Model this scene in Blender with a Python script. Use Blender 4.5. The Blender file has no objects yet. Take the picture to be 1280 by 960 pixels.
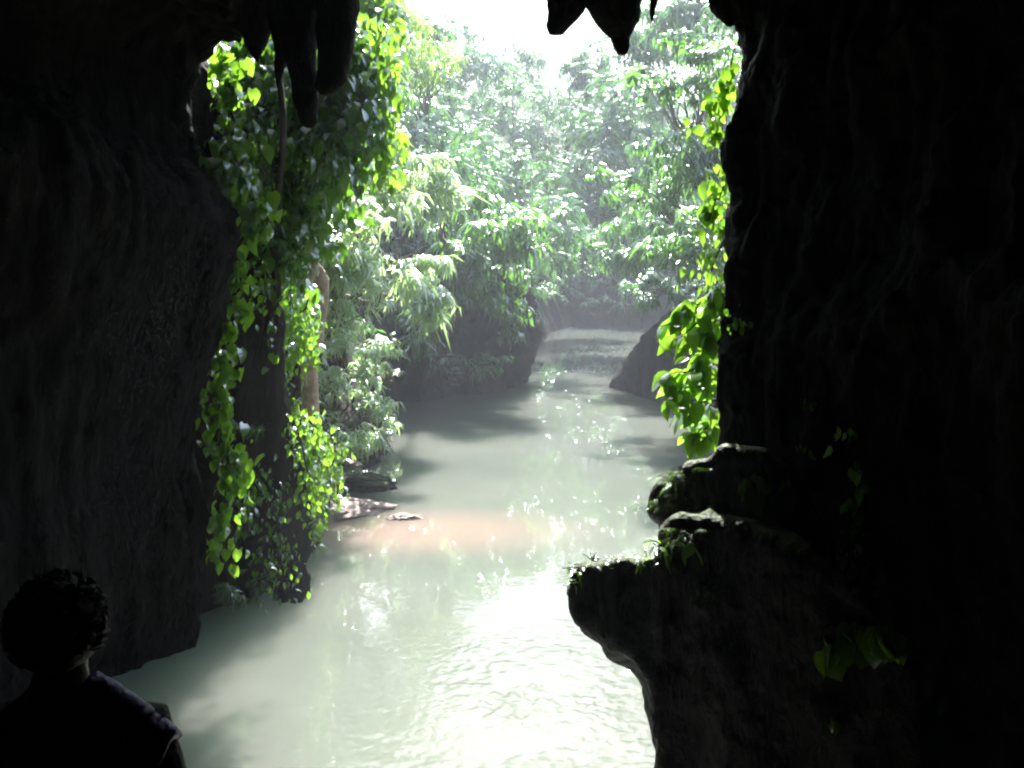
import bpy, math, random
import numpy as np
from mathutils import Vector, Matrix
from mathutils.bvhtree import BVHTree

random.seed(7)
RNG = np.random.default_rng(11)
SC = bpy.context.scene
COL = SC.collection

# ------------------------------------------------------------------ camera
CAM = np.array([0.0, 0.0, 4.0])
F = 1244.0
PITCH = math.atan(150 / F)
cp, sp = math.cos(PITCH), math.sin(PITCH)


def at(px, py, Y):
    u, v = (px - 640) / F, -(py - 480) / F
    dx, dy, dz = u, cp + v * sp, -sp + v * cp
    s = Y / dy
    return np.array([dx * s, Y, CAM[2] + dz * s])


def ray(px, py):
    u, v = (px - 640) / F, -(py - 480) / F
    return Vector((u, cp + v * sp, -sp + v * cp)).normalized()


def on_water(px, py):
    d = ray(px, py)
    t = -CAM[2] / d.z
    return np.array([d.x * t, d.y * t, 0.0])


cam_d = bpy.data.cameras.new("camera")
cam = bpy.data.objects.new("camera", cam_d)
COL.objects.link(cam)
cam.location = CAM
cam.rotation_euler = (math.pi / 2 - PITCH, 0, 0)
cam_d.sensor_width = 36
cam_d.lens = 36 * F / 1280
cam_d.clip_start = 0.05
cam_d.clip_end = 2000
SC.camera = cam


# ------------------------------------------------------------------ noise
def _hash(ix, iy, iz, seed):
    h = (ix.astype(np.int64) * 374761393 + iy.astype(np.int64) * 668265263
         + iz.astype(np.int64) * 2147483647 + seed * 144269504) & 0xFFFFFFFF
    h = ((h ^ (h >> 13)) * 1274126177) & 0xFFFFFFFF
    h = ((h ^ (h >> 16)) * 2246822519) & 0xFFFFFFFF
    return ((h ^ (h >> 15)) & 0xFFFFFF) / float(0xFFFFFF) * 2 - 1


def vnoise(P, seed=0):
    P = np.asarray(P, float)
    i = np.floor(P).astype(np.int64)
    f = P - i
    f = f * f * (3 - 2 * f)
    out = 0
    for a in (0, 1):
        for b in (0, 1):
            for c in (0, 1):
                w = (f[:, 0] if a else 1 - f[:, 0]) * (f[:, 1] if b else 1 - f[:, 1]) * (f[:, 2] if c else 1 - f[:, 2])
                out = out + w * _hash(i[:, 0] + a, i[:, 1] + b, i[:, 2] + c, seed)
    return out


def fbm(P, scale=1.0, octv=4, seed=0, gain=0.5):
    P = np.asarray(P, float) * scale
    s, a, tot = 0, 1.0, 0
    for k in range(octv):
        s = s + a * vnoise(P * (2.03 ** k) + 17.3 * k, seed + k)
        tot += a
        a *= gain
    return s / tot


# ------------------------------------------------------------------ mesh helpers
def mesh_from(name, V, Fq, smooth=True):
    """V (n,3), Fq (m,k) faces all of one size"""
    V = np.ascontiguousarray(V, dtype=np.float32)
    Fq = np.ascontiguousarray(Fq, dtype=np.int32)
    me = bpy.data.meshes.new(name)
    n, (m, k) = len(V), Fq.shape
    me.vertices.add(n)
    me.vertices.foreach_set("co", V.ravel())
    me.loops.add(m * k)
    me.loops.foreach_set("vertex_index", Fq.ravel())
    me.polygons.add(m)
    me.polygons.foreach_set("loop_start", np.arange(0, m * k, k, dtype=np.int32))
    me.polygons.foreach_set("use_smooth", np.full(m, smooth))
    me.update(calc_edges=True)
    return me


def link(name, me, mat, parent=None):
    o = bpy.data.objects.new(name, me)
    COL.objects.link(o)
    if mat:
        if me.materials:
            me.materials[0] = mat
        else:
            me.materials.append(mat)
    if parent:
        o.parent = parent
    return o


def tag(o, label=None, cat=None, group=None, kind=None):
    if label:
        o["label"] = label
    if cat:
        o["category"] = cat
    if group:
        o["group"] = group
    if kind:
        o["kind"] = kind
    return o


def empty(name, label, cat, group=None):
    o = bpy.data.objects.new(name, None)
    COL.objects.link(o)
    o.empty_display_size = 0.2
    return tag(o, label, cat, group)


def grid_faces(nu, nv, wrap_u=False):
    iu = np.arange(nu if wrap_u else nu - 1)
    iv = np.arange(nv - 1)
    A, B = np.meshgrid(iu, iv, indexing="ij")
    a = A * nv + B
    b = ((A + 1) % nu) * nv + B
    return np.stack([a, b, b + 1, a + 1], -1).reshape(-1, 4)


def catmull(pts, per):
    """pts (n,k,3)->resample on axis 0, `per` samples each span"""
    P = np.asarray(pts, float)
    n = len(P)
    ext = np.concatenate([P[:1] * 2 - P[1:2], P, P[-1:] * 2 - P[-2:-1]])
    out = []
    for i in range(n - 1):
        p0, p1, p2, p3 = ext[i], ext[i + 1], ext[i + 2], ext[i + 3]
        k = per if np.isscalar(per) else per[i]
        for j in range(k):
            t = j / k
            # damped Catmull-Rom
            m1, m2 = (p2 - p0) * 0.4, (p3 - p1) * 0.4
            out.append((2 * t**3 - 3 * t * t + 1) * p1 + (t**3 - 2 * t * t + t) * m1
                       + (-2 * t**3 + 3 * t * t) * p2 + (t**3 - t * t) * m2)
    out.append(P[-1])
    return np.array(out)


def tube(path, radii, sides=8, rough=0.0, seed=1):
    P = np.asarray(path, float)
    n = len(P)
    R = np.interp(np.linspace(0, 1, n), np.linspace(0, 1, len(radii)), radii)
    T = np.gradient(P, axis=0)
    T /= np.linalg.norm(T, axis=1)[:, None] + 1e-9
    ref = np.array([0.31, 0.92, 0.12]) if abs(T[:, 2]).mean() > .6 else np.array([0.05, 0.1, 1.0])
    A = np.cross(T, ref)
    A /= np.linalg.norm(A, axis=1)[:, None] + 1e-9
    B = np.cross(T, A)
    ang = np.linspace(0, 2 * math.pi, sides, endpoint=False)
    rr = R[:, None] * np.ones(sides)[None, :]
    if rough:
        q = np.stack(np.meshgrid(np.arange(n) * .35, np.cos(ang) * 1.5 + 5, indexing="ij") + [np.tile(np.sin(ang) * 1.5, (n, 1))], -1).reshape(-1, 3)
        rr = rr * (1 + rough * fbm(q, 1.2, 3, seed).reshape(n, sides))
    V = P[:, None, :] + rr[..., None] * (np.cos(ang)[None, :, None] * A[:, None, :] + np.sin(ang)[None, :, None] * B[:, None, :])
    V = V.transpose(1, 0, 2).reshape(-1, 3)
    Fq = grid_faces(sides, n, wrap_u=True)
    # caps as degenerate quads to a centre vertex
    c0, c1 = len(V), len(V) + 1
    V = np.vstack([V, P[:1], P[-1:]])
    caps = []
    for i in range(0, sides, 2):
        a, b, c = i * n, ((i + 1) % sides) * n, ((i + 2) % sides) * n
        caps.append([c0, a, b, c])
        caps.append([c1, c + n - 1, b + n - 1, a + n - 1])
    return V, np.vstack([Fq, np.array(caps)])


def merge(parts):
    Vs, Fs, off = [], [], 0
    for V, Fq in parts:
        Vs.append(V)
        Fs.append(Fq + off)
        off += len(V)
    return np.vstack(Vs), np.vstack(Fs)


def vert_normals(V, Fq):
    a, b, c, d = V[Fq[:, 0]], V[Fq[:, 1]], V[Fq[:, 2]], V[Fq[:, 3]]
    fn = np.cross(c - a, d - b)
    N = np.zeros_like(V)
    for k in range(4):
        np.add.at(N, Fq[:, k], fn)
    return N / (np.linalg.norm(N, axis=1)[:, None] + 1e-12)


def rough_rock(V, N, amp, seed=0, vert=0.45):
    """layered rock relief; vert<1 stretches it vertically (flowstone flutes)"""
    Q = V * np.array([1, 1, vert])
    d = 1.0 * fbm(Q, 0.8, 3, seed)
    r = 1 - np.abs(fbm(Q, 2.4, 3, seed + 9)) * 2.2
    d += 0.45 * r
    fl = 1 - np.abs(fbm(V * np.array([1, 1, vert * .35]), 4.2, 2, seed + 13)) * 2.5
    d += 0.35 * fl
    d += 0.34 * fbm(V, 5.0, 3, seed + 20)
    d += 0.16 * fbm(V, 14.0, 2, seed + 31)
    return V + N * (amp * d)[:, None]


# ------------------------------------------------------------------ materials
def new_mat(name):
    m = bpy.data.materials.new(name)
    m.use_nodes = True
    nt = m.node_tree
    for n in list(nt.nodes):
        nt.nodes.remove(n)
    out = nt.nodes.new("ShaderNodeOutputMaterial")
    return m, nt, out


def N_(nt, t, **kw):
    n = nt.nodes.new(t)
    for k, v in kw.items():
        if k in n.inputs:
            n.inputs[k].default_value = v
        else:
            setattr(n, k, v)
    return n


def ramp(nt, stops):
    n = nt.nodes.new("ShaderNodeValToRGB")
    el = n.color_ramp.elements
    while len(el) > 1:
        el.remove(el[-1])
    el[0].position, el[0].color = stops[0][0], (*stops[0][1], 1)
    for p, c in stops[1:]:
        e = el.new(p)
        e.color = (*c, 1)
    return n


def rock_mat(name, dark, light, moss=None, moss_amt=0.5, rough=0.75, bump=0.6, scale=1.0, spec=0.12):
    m, nt, out = new_mat(name)
    L = nt.links.new
    geo = N_(nt, "ShaderNodeNewGeometry")
    mp = N_(nt, "ShaderNodeMapping")
    mp.inputs["Scale"].default_value = (scale, scale, scale * .4)
    L(geo.outputs["Position"], mp.inputs["Vector"])
    n1 = N_(nt, "ShaderNodeTexNoise", Scale=2.6, Detail=9.0, Roughness=0.65)
    L(mp.outputs[0], n1.inputs["Vector"])
    r = ramp(nt, [(0.32, dark), (0.55, tuple((a + b) / 2 for a, b in zip(dark, light))), (0.75, light)])
    L(n1.outputs["Fac"], r.inputs["Fac"])
    col = r.outputs["Color"]
    if moss:
        sep = N_(nt, "ShaderNodeSeparateXYZ")
        L(geo.outputs["Normal"], sep.inputs[0])
        n2 = N_(nt, "ShaderNodeTexNoise", Scale=3.0, Detail=6.0)
        L(geo.outputs["Position"], n2.inputs["Vector"])
        add = N_(nt, "ShaderNodeMath", operation="ADD")
        L(sep.outputs["Z"], add.inputs[0])
        L(n2.outputs["Fac"], add.inputs[1])
        mr = N_(nt, "ShaderNodeMapRange")
        mr.inputs["From Min"].default_value = 1.35 - moss_amt
        mr.inputs["From Max"].default_value = 1.55 - moss_amt * .8
        L(add.outputs[0], mr.inputs["Value"])
        n3 = N_(nt, "ShaderNodeTexNoise", Scale=40.0, Detail=3.0)
        L(geo.outputs["Position"], n3.inputs["Vector"])
        r3 = ramp(nt, [(0.3, tuple(c * .5 for c in moss)), (0.7, moss)])
        L(n3.outputs["Fac"], r3.inputs["Fac"])
        mx = N_(nt, "ShaderNodeMix", data_type="RGBA")
        L(mr.outputs[0], mx.inputs["Factor"])
        L(col, mx.inputs["A"])
        L(r3.outputs["Color"], mx.inputs["B"])
        col = mx.outputs["Result"]
    n4 = N_(nt, "ShaderNodeTexNoise", Scale=14.0, Detail=8.0, Roughness=0.7)
    L(mp.outputs[0], n4.inputs["Vector"])
    n5 = N_(nt, "ShaderNodeTexNoise", Scale=4.5, Detail=6.0, Roughness=0.6)
    n5.inputs["Distortion"].default_value = 0.6
    L(mp.outputs[0], n5.inputs["Vector"])
    b0 = N_(nt, "ShaderNodeBump", Strength=bump, Distance=0.16)
    L(n5.outputs["Fac"], b0.inputs["Height"])
    b = N_(nt, "ShaderNodeBump", Strength=bump, Distance=0.05)
    L(b0.outputs[0], b.inputs["Normal"])
    L(n4.outputs["Fac"], b.inputs["Height"])
    p = N_(nt, "ShaderNodeBsdfPrincipled", Roughness=rough)
    p.inputs["Specular IOR Level"].default_value = spec
    L(col, p.inputs["Base Color"])
    L(b.outputs[0], p.inputs["Normal"])
    L(p.outputs[0], out.inputs[0])
    return m


def leaf_mat(name, c1, c2, trans, gloss=0.12, tfac=0.45, rough=0.35, accent=None):
    m, nt, out = new_mat(name)
    L = nt.links.new
    geo = N_(nt, "ShaderNodeNewGeometry")
    n1 = N_(nt, "ShaderNodeTexNoise", Scale=0.9, Detail=3.0)
    L(geo.outputs["Position"], n1.inputs["Vector"])
    add = N_(nt, "ShaderNodeMath", operation="MULTIPLY_ADD")
    L(geo.outputs["Random Per Island"], add.inputs[0])
    add.inputs[1].default_value = 0.55
    sub = N_(nt, "ShaderNodeMath", operation="SUBTRACT")
    L(n1.outputs["Fac"], sub.inputs[0])
    sub.inputs[1].default_value = 0.28
    L(sub.outputs[0], add.inputs[2])
    st = [(0.1, c1), (0.8, c2)]
    if accent:
        st += [(0.97, c2), (1.0, accent)]
    r = ramp(nt, st)
    L(add.outputs[0], r.inputs["Fac"])
    dif = N_(nt, "ShaderNodeBsdfDiffuse")
    L(r.outputs["Color"], dif.inputs["Color"])
    tr = N_(nt, "ShaderNodeBsdfTranslucent")
    mt = N_(nt, "ShaderNodeMix", data_type="RGBA", blend_type="MIX")
    mt.inputs["Factor"].default_value = 0.75
    L(r.outputs["Color"], mt.inputs["A"])
    mt.inputs["B"].default_value = (*trans, 1)
    L(mt.outputs["Result"], tr.inputs["Color"])
    m1 = N_(nt, "ShaderNodeMixShader")
    m1.inputs[0].default_value = tfac
    L(dif.outputs[0], m1.inputs[1])
    L(tr.outputs[0], m1.inputs[2])
    gl = N_(nt, "ShaderNodeBsdfGlossy", Roughness=rough)
    gl.inputs["Color"].default_value = (0.9, 0.95, 1, 1)
    m2 = N_(nt, "ShaderNodeMixShader")
    fr = N_(nt, "ShaderNodeFresnel")
    fr.inputs["IOR"].default_value = 1.45
    ma = N_(nt, "ShaderNodeMath", operation="ADD")
    fm = N_(nt, "ShaderNodeMath", operation="MULTIPLY")
    L(fr.outputs[0], fm.inputs[0])
    fm.inputs[1].default_value = 0.25
    L(fm.outputs[0], ma.inputs[0])
    ma.inputs[1].default_value = gloss - 0.01
    ma.use_clamp = True
    L(ma.outputs[0], m2.inputs[0])
    L(m1.outputs[0], m2.inputs[1])
    L(gl.outputs[0], m2.inputs[2])
    L(m2.outputs[0], out.inputs[0])
    return m


def plain_mat(name, c, rough=0.8, bump=0, scale=30):
    m, nt, out = new_mat(name)
    L = nt.links.new
    geo = N_(nt, "ShaderNodeNewGeometry")
    n1 = N_(nt, "ShaderNodeTexNoise", Scale=float(scale), Detail=5.0)
    L(geo.outputs["Position"], n1.inputs["Vector"])
    r = ramp(nt, [(0.3, tuple(x * .6 for x in c)), (0.7, tuple(min(1, x * 1.3) for x in c))])
    L(n1.outputs["Fac"], r.inputs["Fac"])
    p = N_(nt, "ShaderNodeBsdfPrincipled", Roughness=rough)
    L(r.outputs["Color"], p.inputs["Base Color"])
    if bump:
        b = N_(nt, "ShaderNodeBump", Strength=bump, Distance=0.02)
        L(n1.outputs["Fac"], b.inputs["Height"])
        L(b.outputs[0], p.inputs["Normal"])
    L(p.outputs[0], out.inputs[0])
    return m


M = {}
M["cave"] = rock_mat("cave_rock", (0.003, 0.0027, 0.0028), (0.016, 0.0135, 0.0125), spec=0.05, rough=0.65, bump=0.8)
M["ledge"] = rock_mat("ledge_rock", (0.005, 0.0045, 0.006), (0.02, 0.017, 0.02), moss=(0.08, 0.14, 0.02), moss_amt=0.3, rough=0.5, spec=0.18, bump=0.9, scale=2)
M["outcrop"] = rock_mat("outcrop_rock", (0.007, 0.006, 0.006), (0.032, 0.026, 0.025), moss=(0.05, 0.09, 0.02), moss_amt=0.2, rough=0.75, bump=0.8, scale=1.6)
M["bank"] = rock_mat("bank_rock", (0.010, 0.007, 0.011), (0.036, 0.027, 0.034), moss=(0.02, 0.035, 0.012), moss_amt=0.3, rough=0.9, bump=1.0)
M["sand"] = rock_mat("pale_rock", (0.30, 0.24, 0.22), (0.58, 0.50, 0.47), rough=0.95, bump=0.5, scale=2)
M["bark"] = plain_mat("bark", (0.10, 0.075, 0.055), 0.9, 0.6, 12)
M["pale_bark"] = plain_mat("pale_bark", (0.46, 0.36, 0.29), 0.85, 0.6, 14)
M["dark_bark"] = plain_mat("liana_bark", (0.015, 0.012, 0.010), 0.9, 0.5, 20)
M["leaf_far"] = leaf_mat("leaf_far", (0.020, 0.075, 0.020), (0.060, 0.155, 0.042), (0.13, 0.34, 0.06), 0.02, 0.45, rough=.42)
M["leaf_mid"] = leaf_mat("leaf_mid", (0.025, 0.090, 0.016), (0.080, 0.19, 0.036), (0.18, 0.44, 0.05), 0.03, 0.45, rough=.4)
M["leaf_glare_tint"] = leaf_mat("leaf_glare_tint", (0.09, 0.20, 0.045), (0.22, 0.38, 0.12), (0.60, 0.85, 0.32), 0.15, 0.5, rough=.45)  # sun glare on the left bank painted in as a paler leaf colour
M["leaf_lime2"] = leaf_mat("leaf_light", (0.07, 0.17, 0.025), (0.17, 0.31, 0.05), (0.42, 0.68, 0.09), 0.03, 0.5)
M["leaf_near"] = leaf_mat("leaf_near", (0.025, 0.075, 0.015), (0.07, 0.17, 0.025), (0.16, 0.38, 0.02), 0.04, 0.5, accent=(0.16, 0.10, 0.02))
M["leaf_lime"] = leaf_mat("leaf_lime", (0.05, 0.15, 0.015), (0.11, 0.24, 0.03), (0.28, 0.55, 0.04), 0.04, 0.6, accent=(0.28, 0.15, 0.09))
M["fern"] = leaf_mat("fern", (0.03, 0.09, 0.02), (0.08, 0.19, 0.04), (0.16, 0.36, 0.04), 0.03, 0.45)


def water_mat():
    m, nt, out = new_mat("river_water")
    L = nt.links.new
    geo = N_(nt, "ShaderNodeNewGeometry")
    p = N_(nt, "ShaderNodeBsdfPrincipled", Roughness=0.012)
    p.inputs["IOR"].default_value = 1.33
    p.subsurface_method = "BURLEY"           # silty water: light spreads below the surface
    p.inputs["Subsurface Weight"].default_value = 1.0
    p.inputs["Subsurface Radius"].default_value = (0.8, 1.0, 0.9)
    p.inputs["Subsurface Scale"].default_value = 1.7
    n0 = N_(nt, "ShaderNodeTexNoise", Scale=0.22, Detail=3.0)
    L(geo.outputs["Position"], n0.inputs["Vector"])
    r = ramp(nt, [(0.35, WATER_A), (0.65, WATER_B)])
    L(n0.outputs["Fac"], r.inputs["Fac"])
    # silt: the shallow bar off the pale rock is reddish
    vm = N_(nt, "ShaderNodeVectorMath", operation="DISTANCE")
    mp = N_(nt, "ShaderNodeMapping")
    mp.inputs["Scale"].default_value = (1, 1.9, 1)
    L(geo.outputs["Position"], mp.inputs["Vector"])
    L(mp.outputs[0], vm.inputs[0])
    vm.inputs[1].default_value = (-1.4, 14.7 * 1.9, 0)
    mr = N_(nt, "ShaderNodeMapRange", interpolation_type="SMOOTHSTEP")
    mr.inputs["From Min"].default_value = 0.3
    mr.inputs["From Max"].default_value = 3.4
    mr.inputs["To Min"].default_value = 0.3
    mr.inputs["To Max"].default_value = 0.0
    L(vm.outputs["Value"], mr.inputs["Value"])
    mx = N_(nt, "ShaderNodeMix", data_type="RGBA")
    L(mr.outputs[0], mx.inputs["Factor"])
    L(r.outputs["Color"], mx.inputs["A"])
    mx.inputs["B"].default_value = (0.42, 0.25, 0.20, 1)
    L(mx.outputs["Result"], p.inputs["Base Color"])
    # ripples: fine near the cave mouth where the current runs out, calmer upstream
    sep = N_(nt, "ShaderNodeSeparateXYZ")
    L(geo.outputs["Position"], sep.inputs[0])
    n1 = N_(nt, "ShaderNodeTexNoise", Scale=9.0, Detail=2.0, Roughness=0.5)
    n1.inputs["Distortion"].default_value = 0.4
    L(geo.outputs["Position"], n1.inputs["Vector"])
    n2 = N_(nt, "ShaderNodeTexNoise", Scale=1.6, Detail=2.0)
    L(geo.outputs["Position"], n2.inputs["Vector"])
    gust = N_(nt, "ShaderNodeTexNoise", Scale=0.9, Detail=5.0)
    L(geo.outputs["Position"], gust.inputs["Vector"])
    ym = N_(nt, "ShaderNodeMapRange", interpolation_type="SMOOTHSTEP")
    ym.inputs["From Min"].default_value = 9.0
    ym.inputs["From Max"].default_value = 16.0
    ym.inputs["To Min"].default_value = 1.0
    ym.inputs["To Max"].default_value = 0.06
    L(sep.outputs["Y"], ym.inputs["Value"])
    gm = N_(nt, "ShaderNodeMapRange", interpolation_type="SMOOTHSTEP")
    gm.inputs["From Min"].default_value = 0.46
    gm.inputs["From Max"].default_value = 0.62
    gm.inputs["To Min"].default_value = 0.55
    L(gust.outputs["Fac"], gm.inputs["Value"])
    amp = N_(nt, "ShaderNodeMath", operation="MULTIPLY")
    pd = N_(nt, "ShaderNodeVectorMath", operation="DISTANCE")
    L(geo.outputs["Position"], pd.inputs[0])
    pd.inputs[1].default_value = (0.6, 8.6, 0)
    pm = N_(nt, "ShaderNodeMapRange", interpolation_type="SMOOTHSTEP")
    pm.inputs["From Min"].default_value = 0.6
    pm.inputs["From Max"].default_value = 3.4
    pm.inputs["To Min"].default_value = 1.0
    pm.inputs["To Max"].default_value = 0.03
    L(pd.outputs["Value"], pm.inputs["Value"])
    pmm = N_(nt, "ShaderNodeMath", operation="MULTIPLY")
    L(ym.outputs[0], pmm.inputs[0])
    L(pm.outputs[0], pmm.inputs[1])
    L(pmm.outputs[0], amp.inputs[0])
    L(gm.outputs[0], amp.inputs[1])
    b1 = N_(nt, "ShaderNodeBump", Distance=0.012)
    L(amp.outputs[0], b1.inputs["Strength"])
    L(n1.outputs["Fac"], b1.inputs["Height"])
    b2 = N_(nt, "ShaderNodeBump", Strength=0.05, Distance=0.02)
    L(n2.outputs["Fac"], b2.inputs["Height"])
    L(b1.outputs[0], b2.inputs["Normal"])
    L(b2.outputs[0], p.inputs["Normal"])
    L(p.outputs[0], out.inputs[0])
    return m


WATER_A, WATER_B = (0.098, 0.114, 0.098), (0.124, 0.139, 0.120)
M["water"] = water_mat()

# ------------------------------------------------------------------ light
SUN_EL, SUN_AZ = 42.0, 4.0        # azimuth to the right of straight ahead (+Y)
EXPOSURE = 2.6
w = bpy.data.worlds.new("World")
SC.world = w
w.use_nodes = True
nt = w.node_tree
bg = nt.nodes["Background"]
sky = nt.nodes.new("ShaderNodeTexSky")
sky.sky_type = "NISHITA"
sky.sun_disc = False
sky.sun_elevation = math.radians(SUN_EL)
sky.sun_rotation = math.radians(SUN_AZ)
sky.dust_density = 1.5
sky.air_density = 1.3
nt.links.new(sky.outputs[0], bg.inputs[0])
bg.inputs[1].default_value = 0.06
sd = bpy.data.lights.new("sun", "SUN")
sd.energy = 5.0
sd.angle = math.radians(0.5)
sd.color = (1.0, 0.965, 0.91)
so = bpy.data.objects.new("sun", sd)
COL.objects.link(so)
to_sun = Vector((math.sin(math.radians(SUN_AZ)) * math.cos(math.radians(SUN_EL)),
                 math.cos(math.radians(SUN_AZ)) * math.cos(math.radians(SUN_EL)),
                 math.sin(math.radians(SUN_EL))))
so.rotation_euler = to_sun.to_track_quat("Z", "Y").to_euler()
so.location = to_sun * 60

# ------------------------------------------------------------------ river bed / banks terrain
RIV = np.array([[-14, 8.0], [-6, 9.6], [-3.9, 11.2], [-2.9, 13.2], [-3.2, 15.0], [-3.25, 15.9], [-2.7, 16.6], [-2.8, 17.8],
                [-3.1, 18.6], [-2.7, 19.9], [-2.75, 22.1], [-3.3, 26.5], [-3.4, 28.6],
                [-1.9, 29.6], [-0.1, 30.9], [0.55, 38.3], [0.9, 49.8], [3.3, 63.0], [4.2, 66.0], [9.2, 67], [10, 58],
                [9.0, 44], [6.8, 36], [5.4, 32], [4.6, 27], [4.6, 22], [5.2, 16], [6, 10], [14, 7], [14, -16], [-14, -16]])


def riv_dist(P):
    """signed distance, + on land"""
    P = np.asarray(P, float)
    d = np.full(len(P), 1e9)
    inside = np.zeros(len(P), bool)
    n = len(RIV)
    for i in range(n):
        a, b = RIV[i], RIV[(i + 1) % n]
        ab = b - a
        t = np.clip(((P - a) @ ab) / (ab @ ab), 0, 1)
        q = a + t[:, None] * ab
        d = np.minimum(d, np.linalg.norm(P - q, axis=1))
        c = ((a[1] > P[:, 1]) != (b[1] > P[:, 1]))
        xx = (b[0] - a[0]) * (P[:, 1] - a[1]) / (b[1] - a[1] + 1e-12) + a[0]
        inside ^= c & (P[:, 0] < xx)
    return np.where(inside, -d, d)


def ground(P):
    P = np.atleast_2d(np.asarray(P, float))
    d = riv_dist(P)
    Q = np.column_stack([P, np.zeros(len(P))])
    d = d + 0.5 * fbm(Q, 0.5, 3, 3)
    z = np.interp(d, [-3, -0.4, 0.0, 0.5, 1.4, 4, 10, 22, 60], [-1.8, -0.9, -0.1, 1.8, 3.4, 6.0, 10.0, 15.0, 24.0])
    # gentle left bank near the pale rocks
    g = np.exp(-(((P[:, 0] + 3.3) / 2.5) ** 2 + ((P[:, 1] - 17.6) / 3.2) ** 2))
    z2 = np.interp(d, [-3, 0, 1, 3, 8, 20], [-1.8, -0.05, 0.45, 1.6, 5.5, 11])
    z = z * (1 - g) + z2 * g
    z += np.clip(d, 0, 2) / 2 * (0.7 * fbm(Q, 0.35, 4, 8) + .25 * fbm(Q, 1.7, 3, 12))
    return z


gx = np.concatenate([np.linspace(-220, -24, 22), np.linspace(-22, 22, 300), np.linspace(24, 220, 22)])
gy = np.concatenate([np.linspace(9.0, 42, 260), np.linspace(42.3, 80, 120), np.linspace(82, 340, 26)])
GX, GY = np.meshgrid(gx, gy, indexing="ij")
P2 = np.column_stack([GX.ravel(), GY.ravel()])
GZ = ground(P2)
far = np.clip((P2[:, 1] - 80) / 120, 0, 1)
GZ = GZ * (1 - far) + 24 * far
Vt = np.column_stack([P2, GZ])
Ft = grid_faces(len(gx), len(gy))
tag(link("riverbank", mesh_from("riverbank", Vt, Ft), M["bank"]), kind="structure")

RIP = 0.024
# river surface + bed
wx = np.array([[-230, -20, 0], [230, -20, 0], [230, 330, 0], [-230, 330, 0]], float)
rx = np.concatenate([np.linspace(-230, -8, 12), np.linspace(-6.5, -2.6, 30), np.linspace(-2.58, 3.2, 330), np.linspace(3.4, 8, 24), np.linspace(9, 230, 12)])
ry = np.concatenate([np.linspace(-20, 4, 30), np.linspace(4.1, 5.4, 20), np.linspace(5.42, 16.5, 600), np.linspace(16.7, 30, 90), np.linspace(31, 330, 60)])
RX, RY = np.meshgrid(rx, ry, indexing="ij")
Pw = np.column_stack([RX.ravel(), RY.ravel(), np.zeros(RX.size)])
# choppy riffle where the current runs out of the cave, glassy elsewhere
dp = np.hypot(Pw[:, 0] - 0.75, (Pw[:, 1] - 7.6) * .62)
A = np.clip(1 - (dp - 0.4) / 2.0, 0, 1) ** 1.5
A *= np.clip(.7 + 2.2 * fbm(Pw, 1.5, 3, 201), .1, 1.3)
A += .03 * np.clip(1 - (Pw[:, 1] - 10) / 8, 0, 1)
h = RIP * A * (.8 * fbm(Pw * [1, 1.2, 1], 4.5, 2, 211, .45) + .75 * fbm(Pw, 11.0, 2, 221) + .35 * fbm(Pw, 19.0, 1, 231))
h[(Pw[:, 1] < 5.0) | (Pw[:, 1] > 19) | (np.abs(Pw[:, 0]) > 6)] = 0
Pw[:, 2] = h
tag(link("river", mesh_from("river", Pw, grid_faces(len(rx), len(ry))), M["water"]), kind="structure")
wb = wx.copy()
wb[:, 2] = -2.0
tag(link("river_bed", mesh_from("river_bed", wb, np.array([[0, 1, 2, 3]]), False), M["bank"]), kind="structure")

# ------------------------------------------------------------------ cave shell
MOUTH = [(262, 1020, 10), (248, 900, 10), (241, 825, 10), (260, 740, 10), (262, 640, 10), (248, 565, 10), (266, 440, 10),
         (284, 370, 10), (299, 290, 10), (285, 245, 10), (247, 195, 10), (238, 130, 10), (248, 92, 9.9), (272, 58, 9.8),
         (300, 50, 9.6), (345, 42, 9.4), (400, 10, 9.2), (450, -22, 9), (520, -60, 8.8), (600, -85, 8.6), (680, -50, 8.4),
         (740, -18, 8.2), (800, -15, 8), (860, -28, 7.6), (896, -5, 7.2), (915, 30, 7), (926, 60, 6.9), (920, 120, 6.8),
         (903, 185, 6.7), (925, 240, 6.6), (912, 310, 6.5), (907, 380, 6.4), (892, 440, 6.3), (895, 520, 6.2),
         (897, 590, 6.2), (912, 680, 6.1), (905, 760, 6.1), (880, 850, 6.2), (870, 960, 6.3), (885, 1120, 6.4), (905, 1330, 6.5)]
mouth = np.array([at(*p) for p in MOUTH])
mL, mR = -3.1, 1.35
tt = np.clip((mouth[:, 0] - mL) / (mR - mL), 0, 1)
zf = np.clip((mouth[:, 2] - 2.0) / 4.0, 0, 1)


def inner(xL, yL, xR, yR, zadd, keep):
    R = mouth.copy()
    R[:, 0] = xL + (xR - xL) * tt + (mouth[:, 0] - (mL + (mR - mL) * tt)) * keep
    R[:, 1] = yL + (yR - yL) * tt + (mouth[:, 1] - (10 + (6.3 - 10) * tt)) * keep
    R[:, 2] = mouth[:, 2] + zadd * zf
    return R


base = np.array([-0.9, 0, 2.5])


def outer(dy, ex, flat=0.0):
    R = mouth.copy()
    v = mouth - base
    v[:, 1] = 0
    v[:, 2] = np.where(mouth[:, 2] < 1.5, 0, v[:, 2])
    v /= np.linalg.norm(v, axis=1)[:, None]
    R += v * ex
    ym = 9.5
    R[:, 1] = R[:, 1] * (1 - flat) + ym * flat + dy
    R[:, 2] = np.where(mouth[:, 2] < 0, -1.5, R[:, 2])
    return R


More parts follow.
